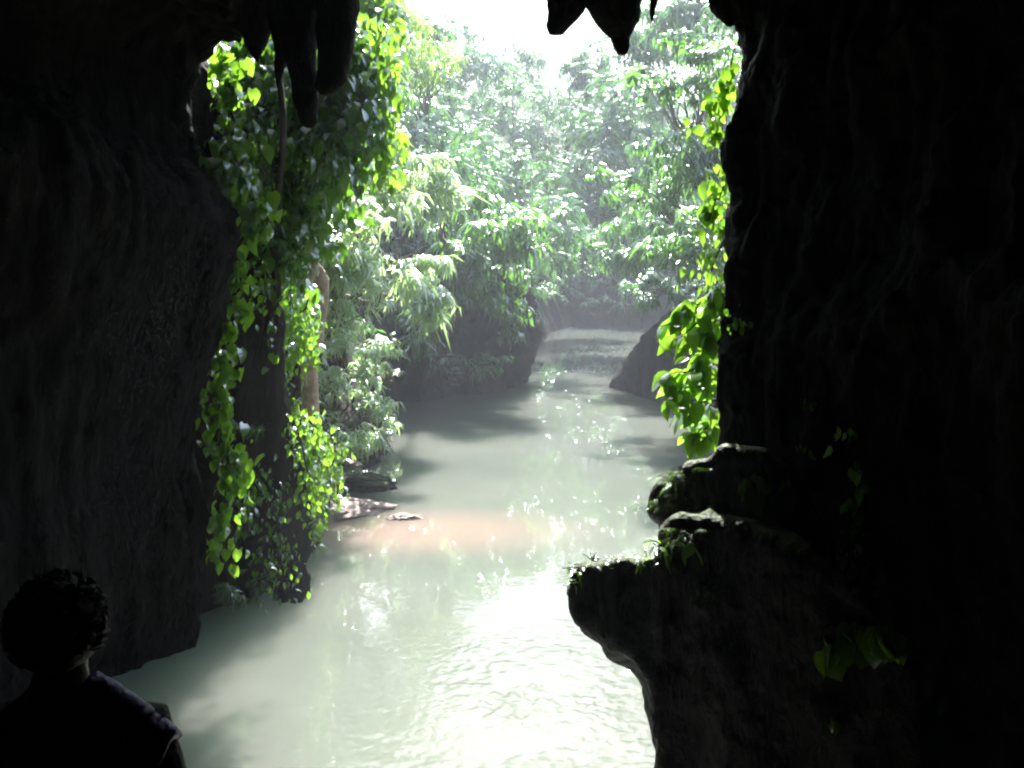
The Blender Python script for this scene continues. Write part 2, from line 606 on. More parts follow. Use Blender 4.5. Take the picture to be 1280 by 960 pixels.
rings = [
    inner(0.5, -8.6, 0.9, -8.6, -5.5, 0.02), inner(-1.5, -8.4, 2.5, -8.4, -2.0, 0.2), inner(-4.0, -6.5, 4.0, -6.8, 0.3, 0.4), inner(-6.0, -2, 4.2, -3, 1.0, 0.4),
    inner(-6.8, 2, 3.8, 0, 1.3, 0.4), inner(-6.3, 4.8, 3.1, 2.2, 1.4, 0.4), inner(-5.1, 6.6, 2.5, 3.7, 1.2, 0.55),
    inner(-4.15, 8.2, 2.05, 4.9, 0.7, 0.75), inner(-3.5, 9.4, 1.65, 5.75, 0.3, 0.95), mouth,
    outer(0.7, 0.35), outer(1.3, 1.1), outer(1.7, 3.2, .3), outer(1.9, 8, .6), outer(2.6, 20, .9), outer(5, 45, 1)]
per_r = [3, 8, 12, 14, 16, 24, 34, 38, 30, 12, 8, 12, 12, 10, 8]
G = catmull(np.array(rings), per_r)               # along the tunnel
G = catmull(G.transpose(1, 0, 2), 18)             # round the ring
nu, nv = G.shape[:2]
Vc = G.reshape(-1, 3)
Fc = grid_faces(nu, nv)
Nc = vert_normals(Vc, Fc)
Vc = rough_rock(Vc, Nc, 0.15 + 0.07 * np.clip(Vc[:, 0] - 1.6, 0, 1), 5, 0.3)
# stalactite nubs: drips pulled out of the roof near the lip
Nz = np.clip(-Nc[:, 2] * np.sign(Nc[:, 2] * (Vc[:, 2] - 2)) , 0, 1)
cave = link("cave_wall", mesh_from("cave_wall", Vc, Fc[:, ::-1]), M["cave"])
tag(cave, kind="structure")
BV_CAVE = BVHTree.FromPolygons([tuple(v) for v in Vc], [tuple(int(i) for i in f) for f in Fc])

# cave floor the people stand on (below the frame)
fx, fy = np.linspace(-7.5, 4.8, 110), np.linspace(-9, 3.6, 110)
FX, FY = np.meshgrid(fx, fy, indexing="ij")
Pf = np.column_stack([FX.ravel(), FY.ravel()])
q = np.column_stack([Pf, np.zeros(len(Pf))])
fz = np.interp(Pf[:, 1], [-9, -0.5, 0.8, 1.4, 2.6, 3.0, 3.6], [2.6, 2.38, 2.3, 1.75, 1.70, 1.0, -1.2])
fz = fz + np.where(np.abs(Pf[:, 1] - 1) < 2, .03, .2) * fbm(q, 1.1, 4, 77)
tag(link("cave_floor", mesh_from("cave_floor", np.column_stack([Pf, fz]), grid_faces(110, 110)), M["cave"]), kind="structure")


# ------------------------------------------------------------------ carved rocks
def traced_rock(name, outline, Yfun, thick, voxel, amp, mat, label, cat, seed=0, smooth=8, group=None, vert=0.6, parent=None, taper=0.25, shift=(0, 0)):
    """closed rock whose front profile follows `outline` (photo px), with real depth; voxel-remeshed and weathered"""
    P = np.array(outline, float)
    n = len(P)
    cx, cy = P.mean(0)
    rings = []
    for t, sc in ((0.0, 1 - taper), (0.18, 1.0 - taper * .25), (0.5, 1.0), (0.85, 1.0 - taper * .2), (1.0, 1 - taper * .8)):
        R = []
        for (x, y) in P:
            Y0 = Yfun(x, y)
            a = at(cx + (x - cx) * sc, cy + (y - cy) * sc, Y0)
            th = thick(x) if callable(thick) else thick
            b = np.array([a[0] + shift[0] * t, Y0 + th * t, a[2] + shift[1] * t])
            # keep the silhouette from the viewer's side: the widest ring sits where it was traced
            R.append(b)
        rings.append(R)
    V = np.array(rings).reshape(-1, 3)
    faces = []
    for k in range(4):
        for i in range(n):
            j = (i + 1) % n
            faces.append((k * n + i, k * n + j, (k + 1) * n + j, (k + 1) * n + i))
    faces.append(tuple(range(n - 1, -1, -1)))
    faces.append(tuple(range(4 * n, 5 * n)))
    me = bpy.data.meshes.new(name)
    me.from_pydata([tuple(v) for v in V], [], faces)
    me.update()
    return finish_rock(name, me, voxel, amp, mat, label, cat, seed, smooth, group, vert, parent)


def finish_rock(name, me, voxel, amp, mat, label, cat, seed, smooth, group, vert, parent):
    o = bpy.data.objects.new(name + "_tmp", me)
    COL.objects.link(o)
    r = o.modifiers.new("r", "REMESH")
    r.mode = "VOXEL"
    r.voxel_size = voxel
    s = o.modifiers.new("s", "SMOOTH")
    s.factor = 0.6
    s.iterations = smooth
    dg = bpy.context.evaluated_depsgraph_get()
    ev = bpy.data.meshes.new_from_object(o.evaluated_get(dg))
    bpy.data.objects.remove(o)
    bpy.data.meshes.remove(me)
    V = np.empty(len(ev.vertices) * 3, np.float32)
    ev.vertices.foreach_get("co", V)
    V = V.reshape(-1, 3).astype(float)
    Nn = np.empty(len(ev.vertices) * 3, np.float32)
    ev.vertices.foreach_get("normal", Nn)
    Nn = Nn.reshape(-1, 3)
    V = rough_rock(V, Nn, amp, seed, vert)
    ev.vertices.foreach_set("co", V.astype(np.float32).ravel())
    ev.polygons.foreach_set("use_smooth", np.full(len(ev.polygons), True))
    ev.materials.clear()
    ev.update()
    ev.name = name
    ob = link(name, ev, mat, parent)
    return tag(ob, label, cat, group)


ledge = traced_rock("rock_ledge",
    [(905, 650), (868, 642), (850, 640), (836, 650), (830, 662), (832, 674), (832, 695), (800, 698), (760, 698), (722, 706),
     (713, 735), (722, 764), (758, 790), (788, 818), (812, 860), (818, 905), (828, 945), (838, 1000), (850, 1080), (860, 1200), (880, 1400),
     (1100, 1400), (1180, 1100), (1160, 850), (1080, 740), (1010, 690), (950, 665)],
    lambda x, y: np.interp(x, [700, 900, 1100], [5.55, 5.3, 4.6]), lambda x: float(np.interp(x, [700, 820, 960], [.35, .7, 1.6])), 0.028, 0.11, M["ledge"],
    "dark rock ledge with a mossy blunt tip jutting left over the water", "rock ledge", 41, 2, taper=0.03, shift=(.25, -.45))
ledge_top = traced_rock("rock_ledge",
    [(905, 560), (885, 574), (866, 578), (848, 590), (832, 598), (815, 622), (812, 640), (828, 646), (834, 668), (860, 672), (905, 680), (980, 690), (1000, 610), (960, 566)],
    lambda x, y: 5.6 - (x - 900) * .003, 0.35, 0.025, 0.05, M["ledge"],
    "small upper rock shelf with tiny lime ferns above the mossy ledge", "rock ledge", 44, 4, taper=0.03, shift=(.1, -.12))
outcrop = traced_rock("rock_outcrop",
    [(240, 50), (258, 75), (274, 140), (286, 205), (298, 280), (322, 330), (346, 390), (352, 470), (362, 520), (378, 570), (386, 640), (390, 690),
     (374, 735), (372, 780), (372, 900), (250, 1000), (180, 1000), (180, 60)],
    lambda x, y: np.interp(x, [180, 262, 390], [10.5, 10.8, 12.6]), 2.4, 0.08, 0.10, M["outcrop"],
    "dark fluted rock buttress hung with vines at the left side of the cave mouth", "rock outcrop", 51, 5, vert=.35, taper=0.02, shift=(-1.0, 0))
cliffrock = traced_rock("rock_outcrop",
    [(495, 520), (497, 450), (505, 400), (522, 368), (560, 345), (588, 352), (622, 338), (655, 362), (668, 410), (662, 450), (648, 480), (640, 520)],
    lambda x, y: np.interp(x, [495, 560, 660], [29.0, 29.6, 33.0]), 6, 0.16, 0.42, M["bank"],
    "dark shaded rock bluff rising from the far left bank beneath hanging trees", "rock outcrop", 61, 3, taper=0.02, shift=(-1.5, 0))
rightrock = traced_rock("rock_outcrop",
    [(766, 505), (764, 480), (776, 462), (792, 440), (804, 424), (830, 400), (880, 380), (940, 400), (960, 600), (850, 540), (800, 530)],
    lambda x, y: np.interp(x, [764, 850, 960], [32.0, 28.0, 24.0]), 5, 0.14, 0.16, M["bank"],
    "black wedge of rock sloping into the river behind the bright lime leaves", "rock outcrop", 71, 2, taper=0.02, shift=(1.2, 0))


def boulder(c, r, sx, sy, sz, mat, label, seed, group=None):
    n, m = 64, 40
    u = np.linspace(0, 2 * math.pi, n, endpoint=False)
    v = np.linspace(0.02, math.pi - 0.02, m)
    U, Vv = np.meshgrid(u, v, indexing="ij")
    S = np.stack([np.cos(U) * np.sin(Vv), np.sin(U) * np.sin(Vv), np.cos(Vv)], -1).reshape(-1, 3)
    d = 1 + 0.5 * fbm(S + seed, 1.5, 3, seed) + 0.22 * fbm(S + seed, 4, 4, seed + 3)
    V = S * d[:, None] * r * np.array([sx, sy, sz]) + np.array(c)
    o = link("boulder", mesh_from("boulder", V, grid_faces(n, m, True)), mat)
    return tag(o, label, "boulder", group)


bg_ = "pale boulders on the left bank"
w0 = on_water(428, 640)
boulder((w0[0] - .1, w0[1] + .1, 0.0), .66, 1.1, .85, .22, M["sand"], "broad flat pale pink boulder at the left water's edge", 3, bg_)
w0 = on_water(405, 640)
boulder((w0[0] - .1, w0[1] - .3, 0.02), .5, 1.2, .7, .4, M["sand"], "low pale stone between the buttress foot and the broad flat boulder", 17, bg_)
w0 = on_water(420, 590)
boulder((w0[0] - .5, w0[1] + .1, 0.25), .6, 1.0, .9, .7, M["sand"], "pale pink boulder under the small bush on the left bank", 5, bg_)
for sx_, sy_, r_, lb in ((432, 612, .22, "small pale stone just above the broad flat boulder"), (455, 606, .16, "smallest pale pebble stone between the flat boulder and the brown one"),
                         (415, 572, .3, "pale stone high on the left bank among lime leaves"), (442, 590, .2, "rounded pinkish stone beside the brown boulder")):
    w0 = on_water(sx_, sy_)
    boulder((w0[0] - .05, w0[1], 0.12), r_, 1.2, .9, .7, M["sand"], lb, int(sx_), bg_)
w0 = on_water(506, 648)
boulder((w0[0], w0[1], 0.0), .2, 1.4, .7, .3, M["sand"], "tiny pale stone poking out of the water off the flat boulder", 8, bg_)
w0 = on_water(472, 615)
boulder((w0[0] - .25, w0[1] + .2, 0.05), .42, 1.3, .8, .5, M["outcrop"], "brown boulder behind the flat pale one at the water's edge", 9, bg_)
w0 = on_water(362, 745)
boulder((w0[0] + .02, w0[1] - .05, 0.1), .26, .8, .8, 1.35, M["outcrop"], "upright grey capped boulder at the foot of the vine hung buttress", 12, bg_)
w0 = on_water(455, 572)
boulder((w0[0] - .5, w0[1] + .4, 0.4), .5, 1.2, .9, .8, M["sand"], "pale boulder half hidden under bushes farther up the left bank", 14, bg_)

# ------------------------------------------------------------------ stalactites
def stalactite(rows, Y, depth, label, seed, bend=0.0):
    """rows: (py, centre px, half width px) from root to tip"""
    P, R = [], []
    for (py, cx, hw) in rows:
        P.append(at(cx, py, Y))
        R.append(max(hw, 0.6) / F * Y)
    P, R = catmull(np.array(P), 9), catmull(np.array(R)[:, None], 9)[:, 0]
    n, s = len(P), 22
    ang = np.linspace(0, 2 * math.pi, s, endpoint=False)
    V = np.zeros((s, n, 3))
    for i, a in enumerate(ang):
        V[i] = P + np.stack([np.cos(a) * R, np.sin(a) * np.maximum(R, .02) * depth, np.zeros(n)], -1)
    V = V.reshape(-1, 3)
    Fq = grid_faces(s, n, True)
    Nn = np.stack([np.repeat(np.cos(ang), n), np.repeat(np.sin(ang), n), np.zeros(s * n)], -1)
    k = np.tile(np.clip(R / R.max(), .15, 1), s)
    V = V + Nn * (0.085 * k * (fbm(V * [1, 1, .5], 3.5, 3, seed) + .8 * fbm(V * [1, 1, .8], 9, 4, seed + 3)))[:, None]
    tip = len(V)
    V = np.vstack([V, V.reshape(s + 0, n, 3)[:, -1].mean(0)[None] - [0, 0, .01]])
    cap = [[tip, i * n + n - 1, ((i + 1) % s) * n + n - 1, ((i + 2) % s) * n + n - 1] for i in range(0, s, 2)]
    o = link("stalactite", mesh_from("stalactite", V, np.vstack([Fq, cap])), M["cave"])
    return tag(o, label, "stalactite", "stalactites hanging from the cave lip")


stalactite([(-110, 412, 50), (-30, 418, 34), (20, 420, 26), (60, 420, 23), (90, 416, 18), (108, 412, 16), (118, 409, 8)], 8.7, .9,
           "broad blunt stalactite, the thickest hanging at the upper left", 1)
stalactite([(-90, 372, 42), (0, 372, 30), (60, 374, 21), (100, 380, 16), (135, 384, 13), (152, 386, 10), (159, 387, 5)], 8.9, .8,
           "long narrow stalactite, the one reaching lowest at the upper left", 2)
stalactite([(-60, 352, 30), (20, 352, 16), (60, 352, 9), (85, 349, 6), (104, 347, 3), (110, 347, 1)], 9.2, .8,
           "small thin hooked stalactite left of the long narrow one", 3)
stalactite([(-60, 315, 40), (20, 318, 24), (50, 320, 15), (66, 320, 8), (76, 321, 2)], 9.4, .8,
           "short stubby stalactite at the left corner of the cave roof", 4)
stalactite([(-120, 712, 40), (-40, 712, 26), (0, 711, 25), (18, 707, 19), (32, 700, 14), (43, 696, 8)], 8.0, .8,
           "pointed stalactite leaning left, leftmost of the top centre ones", 5)
stalactite([(-120, 768, 50), (-40, 768, 40), (0, 768, 37), (22, 770, 27), (38, 772, 19), (48, 775, 11), (60, 777, 9), (68, 777, 5)], 7.9, .8,
           "wide drooping stalactite with a knobbly tip, largest of the top centre ones", 6)
stalactite([(-100, 822, 22), (-20, 820, 10), (5, 817, 5), (18, 815, 3), (26, 815, 1)], 7.8, .9,
           "smallest thin stalactite, right of the wide drooping one", 7)
stalactite([(-80, 905, 26), (0, 905, 14), (18, 908, 9), (32, 912, 3)], 7.1, .9,
           "short stalactite in the upper right corner above the vines", 8)


# ------------------------------------------------------------------ leaves
def blade(L=1.0, W=0.3, n=3, droop=0.3, fold=0.25, peak=0.4, heart=False, lift=0.15):
    """leaf along +X, normal +Z. returns V (3(n+1),3), F"""
    s = np.linspace(0, 1, n + 1)
    if heart:
        wv = np.sin(np.pi * np.clip(s, 0, 1) ** 0.62) ** 0.8
        wv[0] = .55
    else:
        wv = np.sin(np.pi * s ** (math.log(.5) / math.log(peak)))
    wv = wv * W / 2
    wv[-1] = 0.01 * W
    wv[0] = max(wv[0], .04 * W)
    x = s * L * (1 - .25 * droop * s)
    z = lift * s * L - droop * L * s ** 2
    V = []
    for i in range(n + 1):
        xo = -0.12 * L * (heart and i == 0)
        V += [(x[i] + xo, wv[i], z[i] + fold * wv[i]), (x[i], 0, z[i]), (x[i] + xo, -wv[i], z[i] + fold * wv[i])]
    Fq = []
    for i in range(n):
        a = i * 3
        Fq += [(a, a + 3, a + 4, a + 1), (a + 1, a + 4, a + 5, a + 2)]
    return np.array(V), np.array(Fq)


def rotz(a):
    c, s = math.cos(a), math.sin(a)
    return np.array([[c, -s, 0], [s, c, 0], [0, 0, 1]])


def roty(a):
    c, s = math.cos(a), math.sin(a)
    return np.array([[c, 0, s], [0, 1, 0], [-s, 0, c]])


def palmate(nl, L, W, droop, seed, n=2):
    r = random.Random(seed)
    parts = []
    for k in range(nl):
        V, Fq = blade(L * r.uniform(.75, 1.1), W * r.uniform(.8, 1.2), n, droop * r.uniform(.7, 1.3), .3, .4)
        V = V @ roty(r.uniform(-.25, .35)).T
        V = V @ rotz(k * 2 * math.pi / nl + r.uniform(-.3, .3)).T
        parts.append((V, Fq))
    return merge(parts)


def pinnate(pairs, L, lw, W, droop, seed, n=2):
    """drooping rachis along +X carrying paired leaflets"""
    r = random.Random(seed)
    parts = []
    for k in range(pairs):
        s = (k + 1) / (pairs + .5)
        pos = np.array([L * s * (1 - .2 * droop * s), 0, .2 * L * s - droop * L * s * s])
        for sg in (-1, 1):
            ll = lw * math.sin(math.pi * (0.15 + .8 * s)) ** .6 * r.uniform(.85, 1.1)
            V, Fq = blade(ll, W, n, .35, .2, .4, lift=0)
            V = V @ roty(.35 + .7 * droop * s).T @ rotz(sg * r.uniform(.85, 1.15)).T
            parts.append((V + pos, Fq))
    V, Fq = blade(lw, W, n, .4, .2, .4, lift=0)
    parts.append((V @ roty(.5 * droop).T + np.array([L * (1 - .2 * droop), 0, .2 * L - droop * L]), Fq))
    return merge(parts)


def basis_from(yaw, pitch, roll):
    n = len(yaw)
    cy, sy = np.cos(yaw), np.sin(yaw)
    cpi, spi = np.cos(pitch), np.sin(pitch)
    cr, sr = np.cos(roll), np.sin(roll)
    X = np.stack([cy * cpi, sy * cpi, -spi], -1)
    Y0 = np.stack([-sy, cy, np.zeros(n)], -1)
    Z0 = np.cross(X, Y0)
    Y = Y0 * cr[:, None] + Z0 * sr[:, None]
    Z = np.cross(X, Y)
    return np.stack([X, Y, Z], -1)          # columns


def scatter(templates, pos, yaw, pitch, roll, scale):
    """instance leaf templates into one vertex/face array"""
    n = len(pos)
    which = RNG.integers(0, len(templates), n)
    B = basis_from(yaw, pitch, roll)
    Vs, Fs, off = [], [], 0
    for k, (V, Fq) in enumerate(templates):
        idx = np.where(which == k)[0]
        if not len(idx):
            continue
        W = np.einsum("nij,vj->nvi", B[idx] * scale[idx][:, None, None], V) + pos[idx][:, None, :]
        Vs.append(W.reshape(-1, 3))
        fo = (Fq[None] + (np.arange(len(idx)) * len(V))[:, None, None]).reshape(-1, 4) + off
        Fs.append(fo)
        off += len(idx) * len(V)
    return np.vstack(Vs), np.vstack(Fs)


T_PALM = [palmate(8 + i % 2, .52, .105, .95, i) for i in range(5)] + [pinnate(6, .6, .3, .075, .9, 77)]
T_PALMW = [palmate(6, .5, .19, .6, i + 20) for i in range(4)]
T_PIN = [pinnate(7, .85, .34, .085, .55, i) for i in range(4)]
T_PINF = [pinnate(9, .8, .24, .06, .7, i + 7) for i in range(3)]
T_DROOP = [palmate(6, .72, .085, 1.2, 60 + i, 3) for i in range(3)]
T_TWIG = [palmate(9, .36, .10, .6, 70 + i) for i in range(3)]
T_HEART = [blade(1, .82, 5, .25 + .12 * i, .22, .35, True, .05) for i in range(4)]
T_ROUND = [blade(1, 1.0, 5, .2 + .1 * i, .12, .42, True, .03) for i in range(3)]
T_OVAL = [blade(1, .5, 5, .3 + .15 * i, .25, .45) for i in range(4)]
T_NARROW = [blade(1, .16, 3, .5 + .15 * i, .2, .45) for i in range(4)]
T_FERN = [pinnate(11, 1.0, .26, .07, .6, i + 40, 1) for i in range(3)]


DENS, LSZ = 3.2, 0.78


def crown_points(clumps, n_per_area, droopy=0.3):
    """clumps: (centre, radius, squash). points on lumpy shells, denser on top/outside"""
    P, Nn = [], []
    for (c, r, sq) in clumps:
        n = max(8, int(n_per_area * DENS * r * r * 12))
        d = RNG.normal(size=(n, 3))
        d /= np.linalg.norm(d, axis=1)[:, None]
        d[:, 2] = np.where(d[:, 2] < -.45, -d[:, 2] * .5, d[:, 2])
        rr = r * (0.55 + 0.5 * RNG.random(n) ** .6)
        p = d * rr[:, None] * np.array([1, 1, sq])
        p *= (1 + .3 * fbm(d * 2 + c, 1.2, 2, 5))[:, None]
        P.append(p + c)
        Nn.append(d)
    P, Nn = np.vstack(P), np.vstack(Nn)
    keep = fbm(P, 1.1, 3, 91) > -0.34
    return P[keep], Nn[keep]


def make_crown(clumps, templ, size, dens, mat, parent, name="crown"):
    P, Nn = crown_points(clumps, dens)
    n = len(P)
    yaw = np.arctan2(Nn[:, 1], Nn[:, 0]) + RNG.normal(0, .7, n)
    pitch = np.clip(.25 - .5 * Nn[:, 2] + RNG.normal(0, .3, n), -.7, 1.4)
    templ = list(templ) + [(T_DROOP * 2), T_TWIG, T_TWIG + T_DROOP, T_PINF][int(RNG.integers(0, 4))]
    size = size * RNG.uniform(.78, 1.15)
    V, Fq = scatter(templ, P, yaw, pitch, RNG.normal(0, .35, n), size * LSZ * RNG.uniform(.65, 1.25, n))
    return link(name, mesh_from(name, V, Fq), mat, parent)


def limb_path(a, b, k=6, wob=.08, sag=0.0):
    a, b = np.asarray(a, float), np.asarray(b, float)
    t = np.linspace(0, 1, k)[:, None]
    P = a + (b - a) * t
    L = np.linalg.norm(b - a)
    off = RNG.normal(size=(k, 3)) * wob * L * np.sin(np.pi * t)
    P = P + off
    P[:, 2] += sag * L * np.sin(np.pi * t[:, 0])
    return catmull(P, 3)


def tree(px, py, Y, rw, rh, templ, size, dens, leaf, label, group="trees along the gorge", nclump=9, depth=1.0, base=None, bark="bark",
         tr=0.10, cat="tree", name="gorge_tree", root_off=1.5, sq=.75):
    """rw, rh: half size of the crown in photo px at distance Y"""
    C = at(px, py, Y)
    W, H = rw / F * Y, rh / F * Y
    t = empty(name, label, cat, group)
    clumps = []
    for k in range(nclump):
        for _ in range(30):
            q = RNG.uniform(-1, 1, 3)
            if q @ q < 1:
                break
        r = min(W, H) * RNG.uniform(.34, .5)
        c = C + q * np.array([W - r * .7, min(W, 2.2) * depth, H - r * .6])
        clumps.append((c, r, sq))
    # outline lobes so that the crown fills its width and height
    for (ax, az) in ((-.75, .1), (.75, .0), (0, .8), (0, -.6), (-.4, -.35), (.45, .4)):
        r = min(W, H) * RNG.uniform(.32, .42)
        clumps.append((C + np.array([ax * (W - r * .4), RNG.uniform(-.4, .6), az * (H - r * .3)]), r, sq))
    if base is None:
        best = None
        for ox in np.arange(-6, 6.1, .5):
            for oy in (0, 1, 2, 3.5, 5):
                q = (C[0] + ox, Y + root_off + oy)
                sc_ = abs(ox) + .5 * oy
                if best is None or sc_ < best[0]:
                    if riv_dist([q])[0] > 1.2 and float(ground([q])[0]) < C[2] + 1:
                        best = (sc_, q)
        bx, by = best[1] if best else (C[0], Y + root_off)
        base = np.array([bx, by, float(ground([[bx, by]])[0]) - .2])
    base = np.asarray(base, float)
    hub = C * .8 + base * .2 + np.array([0, .3, 0])
    parts = [tube(limb_path(base, hub, 7, .03), [tr, tr * .75, tr * .5], 8, .15)]
    for c, r, _ in clumps:
        a = hub * RNG.uniform(.55, 1) + base * 0
        a = hub + (base - hub) * RNG.uniform(0, .35)
        parts.append(tube(limb_path(a, c, 5, .06, .08), [tr * .3, tr * .18, .01], 6))
    V, Fq = merge(parts)
    link("trunk", mesh_from("trunk", V, Fq), M[bark], t)
    make_crown(clumps, templ, size, dens, leaf, t)
    return t


G_ = "trees along the gorge"
far_, mid_ = M["leaf_far"], M["leaf_mid"]
TREES = [
    # far end, up the gorge
    (600, 120, 62, 80, 62, T_PIN, 1.1, 1.1, far_, "hazy pale green tree on the skyline just right of the bright gap's left edge"),
    (690, 165, 60, 78, 62, T_PIN, 1.1, 1.1, far_, "hazy blue green tree in the middle distance below the sky gap"),
    (520, 130, 52, 64, 80, T_PALM, 1.3, 1.1, far_, "pale washed out tree rising behind the bright left bank crown"),
    (770, 150, 50, 60, 60, T_PIN, 1.1, 1.2, far_, "hazy tree below the knobbly stalactite at top right"),
    (760, 240, 48, 64, 60, T_PIN, 1.0, 1.3, far_, "blue green tree right of centre halfway up the gorge wall"),
    (660, 250, 46, 70, 60, T_PIN, 1.0, 1.3, far_, "shadowy dense tree in the very centre of the gorge wall"),
    (730, 320, 56, 66, 42, T_PALM, 1.1, 1.3, far_, "low dark green tree overhanging the far end of the river"),
    (655, 345, 44, 34, 34, T_PALM, 1.0, 1.4, far_, "small tree leaning over the pinkish rock at the river bend"),
    (500, 45, 44, 60, 46, T_PALM, 1.2, .8, far_, "sparse sunlit treetop at the upper left edge of the sky"),
    (860, 20, 42, 66, 50, T_PIN, 1.1, 1.2, far_, "bright green treetop at the upper right under the cave lip"),
    (560, 55, 66, 50, 40, T_PALM, 1.2, .7, far_, "faint pale treetop at the left rim of the bright sky gap"),
    (640, 95, 70, 60, 40, T_PIN, 1.2, .8, far_, "faint washed out treetop in the middle of the skyline"),
    (740, 95, 58, 44, 44, T_PALM, 1.1, .9, far_, "pale treetop just under the knobbly stalactite"),
    (800, 60, 46, 50, 60, T_PIN, 1.1, 1.2, far_, "green treetop right of the smallest stalactite"),
    (905, 60, 30, 44, 70, T_PALM, .9, 1.3, far_, "shaded treetop touching the upper right rock edge"),
    (470, 25, 30, 56, 50, T_PALM, .95, 1.3, M["leaf_lime2"], "pale yellowish green treetop at the top left of the opening"),
    (530, 75, 38, 44, 46, T_PALM, 1.1, 1.1, M["leaf_lime2"], "light green treetop left of the bright sky gap"),
    # middle
    (555, 195, 36, 70, 60, T_PIN, .95, 1.4, far_, "mid green tree left of centre with drooping feathery leaves"),
    (605, 290, 30, 78, 58, T_PALM, 1.15, 1.5, mid_, "broad tree spreading drooping leaf fans over the dark rock bluff"),
    (585, 335, 28.5, 40, 26, T_PALM, .95, 1.6, mid_, "low leafy bough tree drooping right over the face of the dark bluff"),
    (530, 400, 27, 26, 44, T_PALM, .8, 1.5, mid_, "shaded tree clinging to the left end of the dark bluff"),
    (545, 235, 25, 34, 44, T_PALM, .85, 1.8, M["leaf_glare_tint"], "sunlit tree whose fans reach farthest right from the left bank, upper tier"),
    (535, 375, 23, 32, 32, T_PALM, .75, 1.8, M["leaf_glare_tint"], "sunlit low boughs reaching right over the water beside the bluff"),
    (430, 330, 17.5, 44, 40, T_PALM, .7, 1.8, M["leaf_glare_tint"], "tree painted sunlit pale crowding the right of the pale trunk"),
    (545, 275, 33, 50, 50, T_PALM, 1.1, 1.5, mid_, "green tree between the sunlit left crown and the dark bluff"),
    (690, 295, 38, 50, 60, T_PINF, 1.1, 1.4, far_, "narrow feathery tree hanging over the river bend"),
    # right side
    (850, 95, 25, 76, 62, T_PALMW, .8, 1.4, mid_, "leafy tree high on the right slope beneath the cave lip"),
    (800, 225, 28, 72, 52, T_PALM, 1.0, 1.6, mid_, "pale tipped tree with layered fans on the right slope"),
    (865, 190, 23, 52, 60, T_PALM, .8, 1.5, mid_, "dark green tree beside the vines of the right cave edge"),
    (795, 300, 34, 62, 50, T_PALM, 1.0, 1.5, mid_, "tree with whitish drooping sprays low on the right bank"),
    (865, 310, 24, 60, 62, T_PALM, .8, 1.6, mid_, "shady tree directly behind the bright leaves on the right"),
    (815, 365, 30, 44, 30, T_PALM, .8, 1.6, far_, "low tree drooping over the black wedge of rock"),
    # left side
    (480, 225, 20, 62, 60, T_PALM, .8, 1.8, M["leaf_glare_tint"], "tree painted sunlit pale in front of the left slope, upper crown"),
    (515, 325, 20.5, 50, 52, T_PALM, .85, 1.9, M["leaf_glare_tint"], "tree painted sunlit pale leaning over the water from the left bank"),
    (440, 380, 18, 54, 62, T_PALM, .65, 1.9, M["leaf_glare_tint"], "bright leafy tree low on the left bank behind the pale trunk"),
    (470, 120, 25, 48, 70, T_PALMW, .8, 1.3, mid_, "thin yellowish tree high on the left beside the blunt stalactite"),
    (440, 280, 17, 46, 60, T_PALMW, .6, 1.6, M["leaf_glare_tint"], "leafy tree just right of the hanging yellow green foliage"),
    (400, 200, 19, 60, 90, T_PALM, .8, 1.4, M["leaf_glare_tint"], "tree filling the shade behind the hanging foliage at upper left"),
    (350, 330, 17, 54, 80, T_PALMW, .6, 1.5, mid_, "tree in the shade behind the thin dark liana"),
]
for a in TREES:
    tree(*a, group=G_)
# further wood up the slopes, each tree on its own trunk
WOOD = []
for k in range(75):
    Y = RNG.uniform(38, 85)
    px = RNG.uniform(360, 960)
    x = (px - 640) / F * Y
    d = riv_dist(np.array([[x, Y]]))[0]
    if d < 2.0:
        continue
    gz = float(ground([[x, Y]])[0])
    top = gz + RNG.uniform(3.5, 6.5)
    pyt = 330 - (top - 4) / Y * F
    lim = 90 if 530 < px < 770 else 40
    if pyt < lim:
        continue
    WOOD.append((px, pyt + 60 * 40 / Y, Y, 2.6 / Y * F, 2.4 / Y * F))
kinds = [(T_PIN, "feathery leaved"), (T_PALM, "fan leaved"), (T_PALMW, "broad leaved")]
for k, (px, py, Y, rw, rh) in enumerate(WOOD):
    tp, kn = kinds[k % 3]
    side = "left slope" if px < 560 else ("right slope" if px > 740 else "gorge end")
    tree(px, py, Y, rw, rh, tp, 1.1, 1.0, far_, "hazy %s tree among the dense wood of the %s" % (kn, side), group="%s wood of the %s" % (kn, side), nclump=6)

# ------------------------------------------------------------------ shrubs / ground cover
def shrub(px, py, Y, rw, rh, templ, size, dens, leaf, label, nclump=7, name="shrub", group="shrubs on the river banks", cat="shrub", sq=.8):
    C = at(px, py, Y)
    W, H = rw / F * Y, rh / F * Y
    t = empty(name, label, cat, group)
    clumps = []
    for k in range(nclump):
        q = RNG.uniform(-1, 1, 3)
        r = min(W, H) * RNG.uniform(.4, .6)
        clumps.append((C + q * np.array([max(W - r, 0), min(W, .8) * .5, max(H - r, 0)]), r, sq))
    root = C + np.array([0, .35, -H * 1.1])
    V, Fq = merge([tube(limb_path(root, c, 4, .1), [.03, .02, .008], 6) for c, r, _ in clumps])
    link("stem", mesh_from("stem", V, Fq), M["bark"], t)
    make_crown(clumps, templ, size, dens, leaf, t, "foliage")
    return t


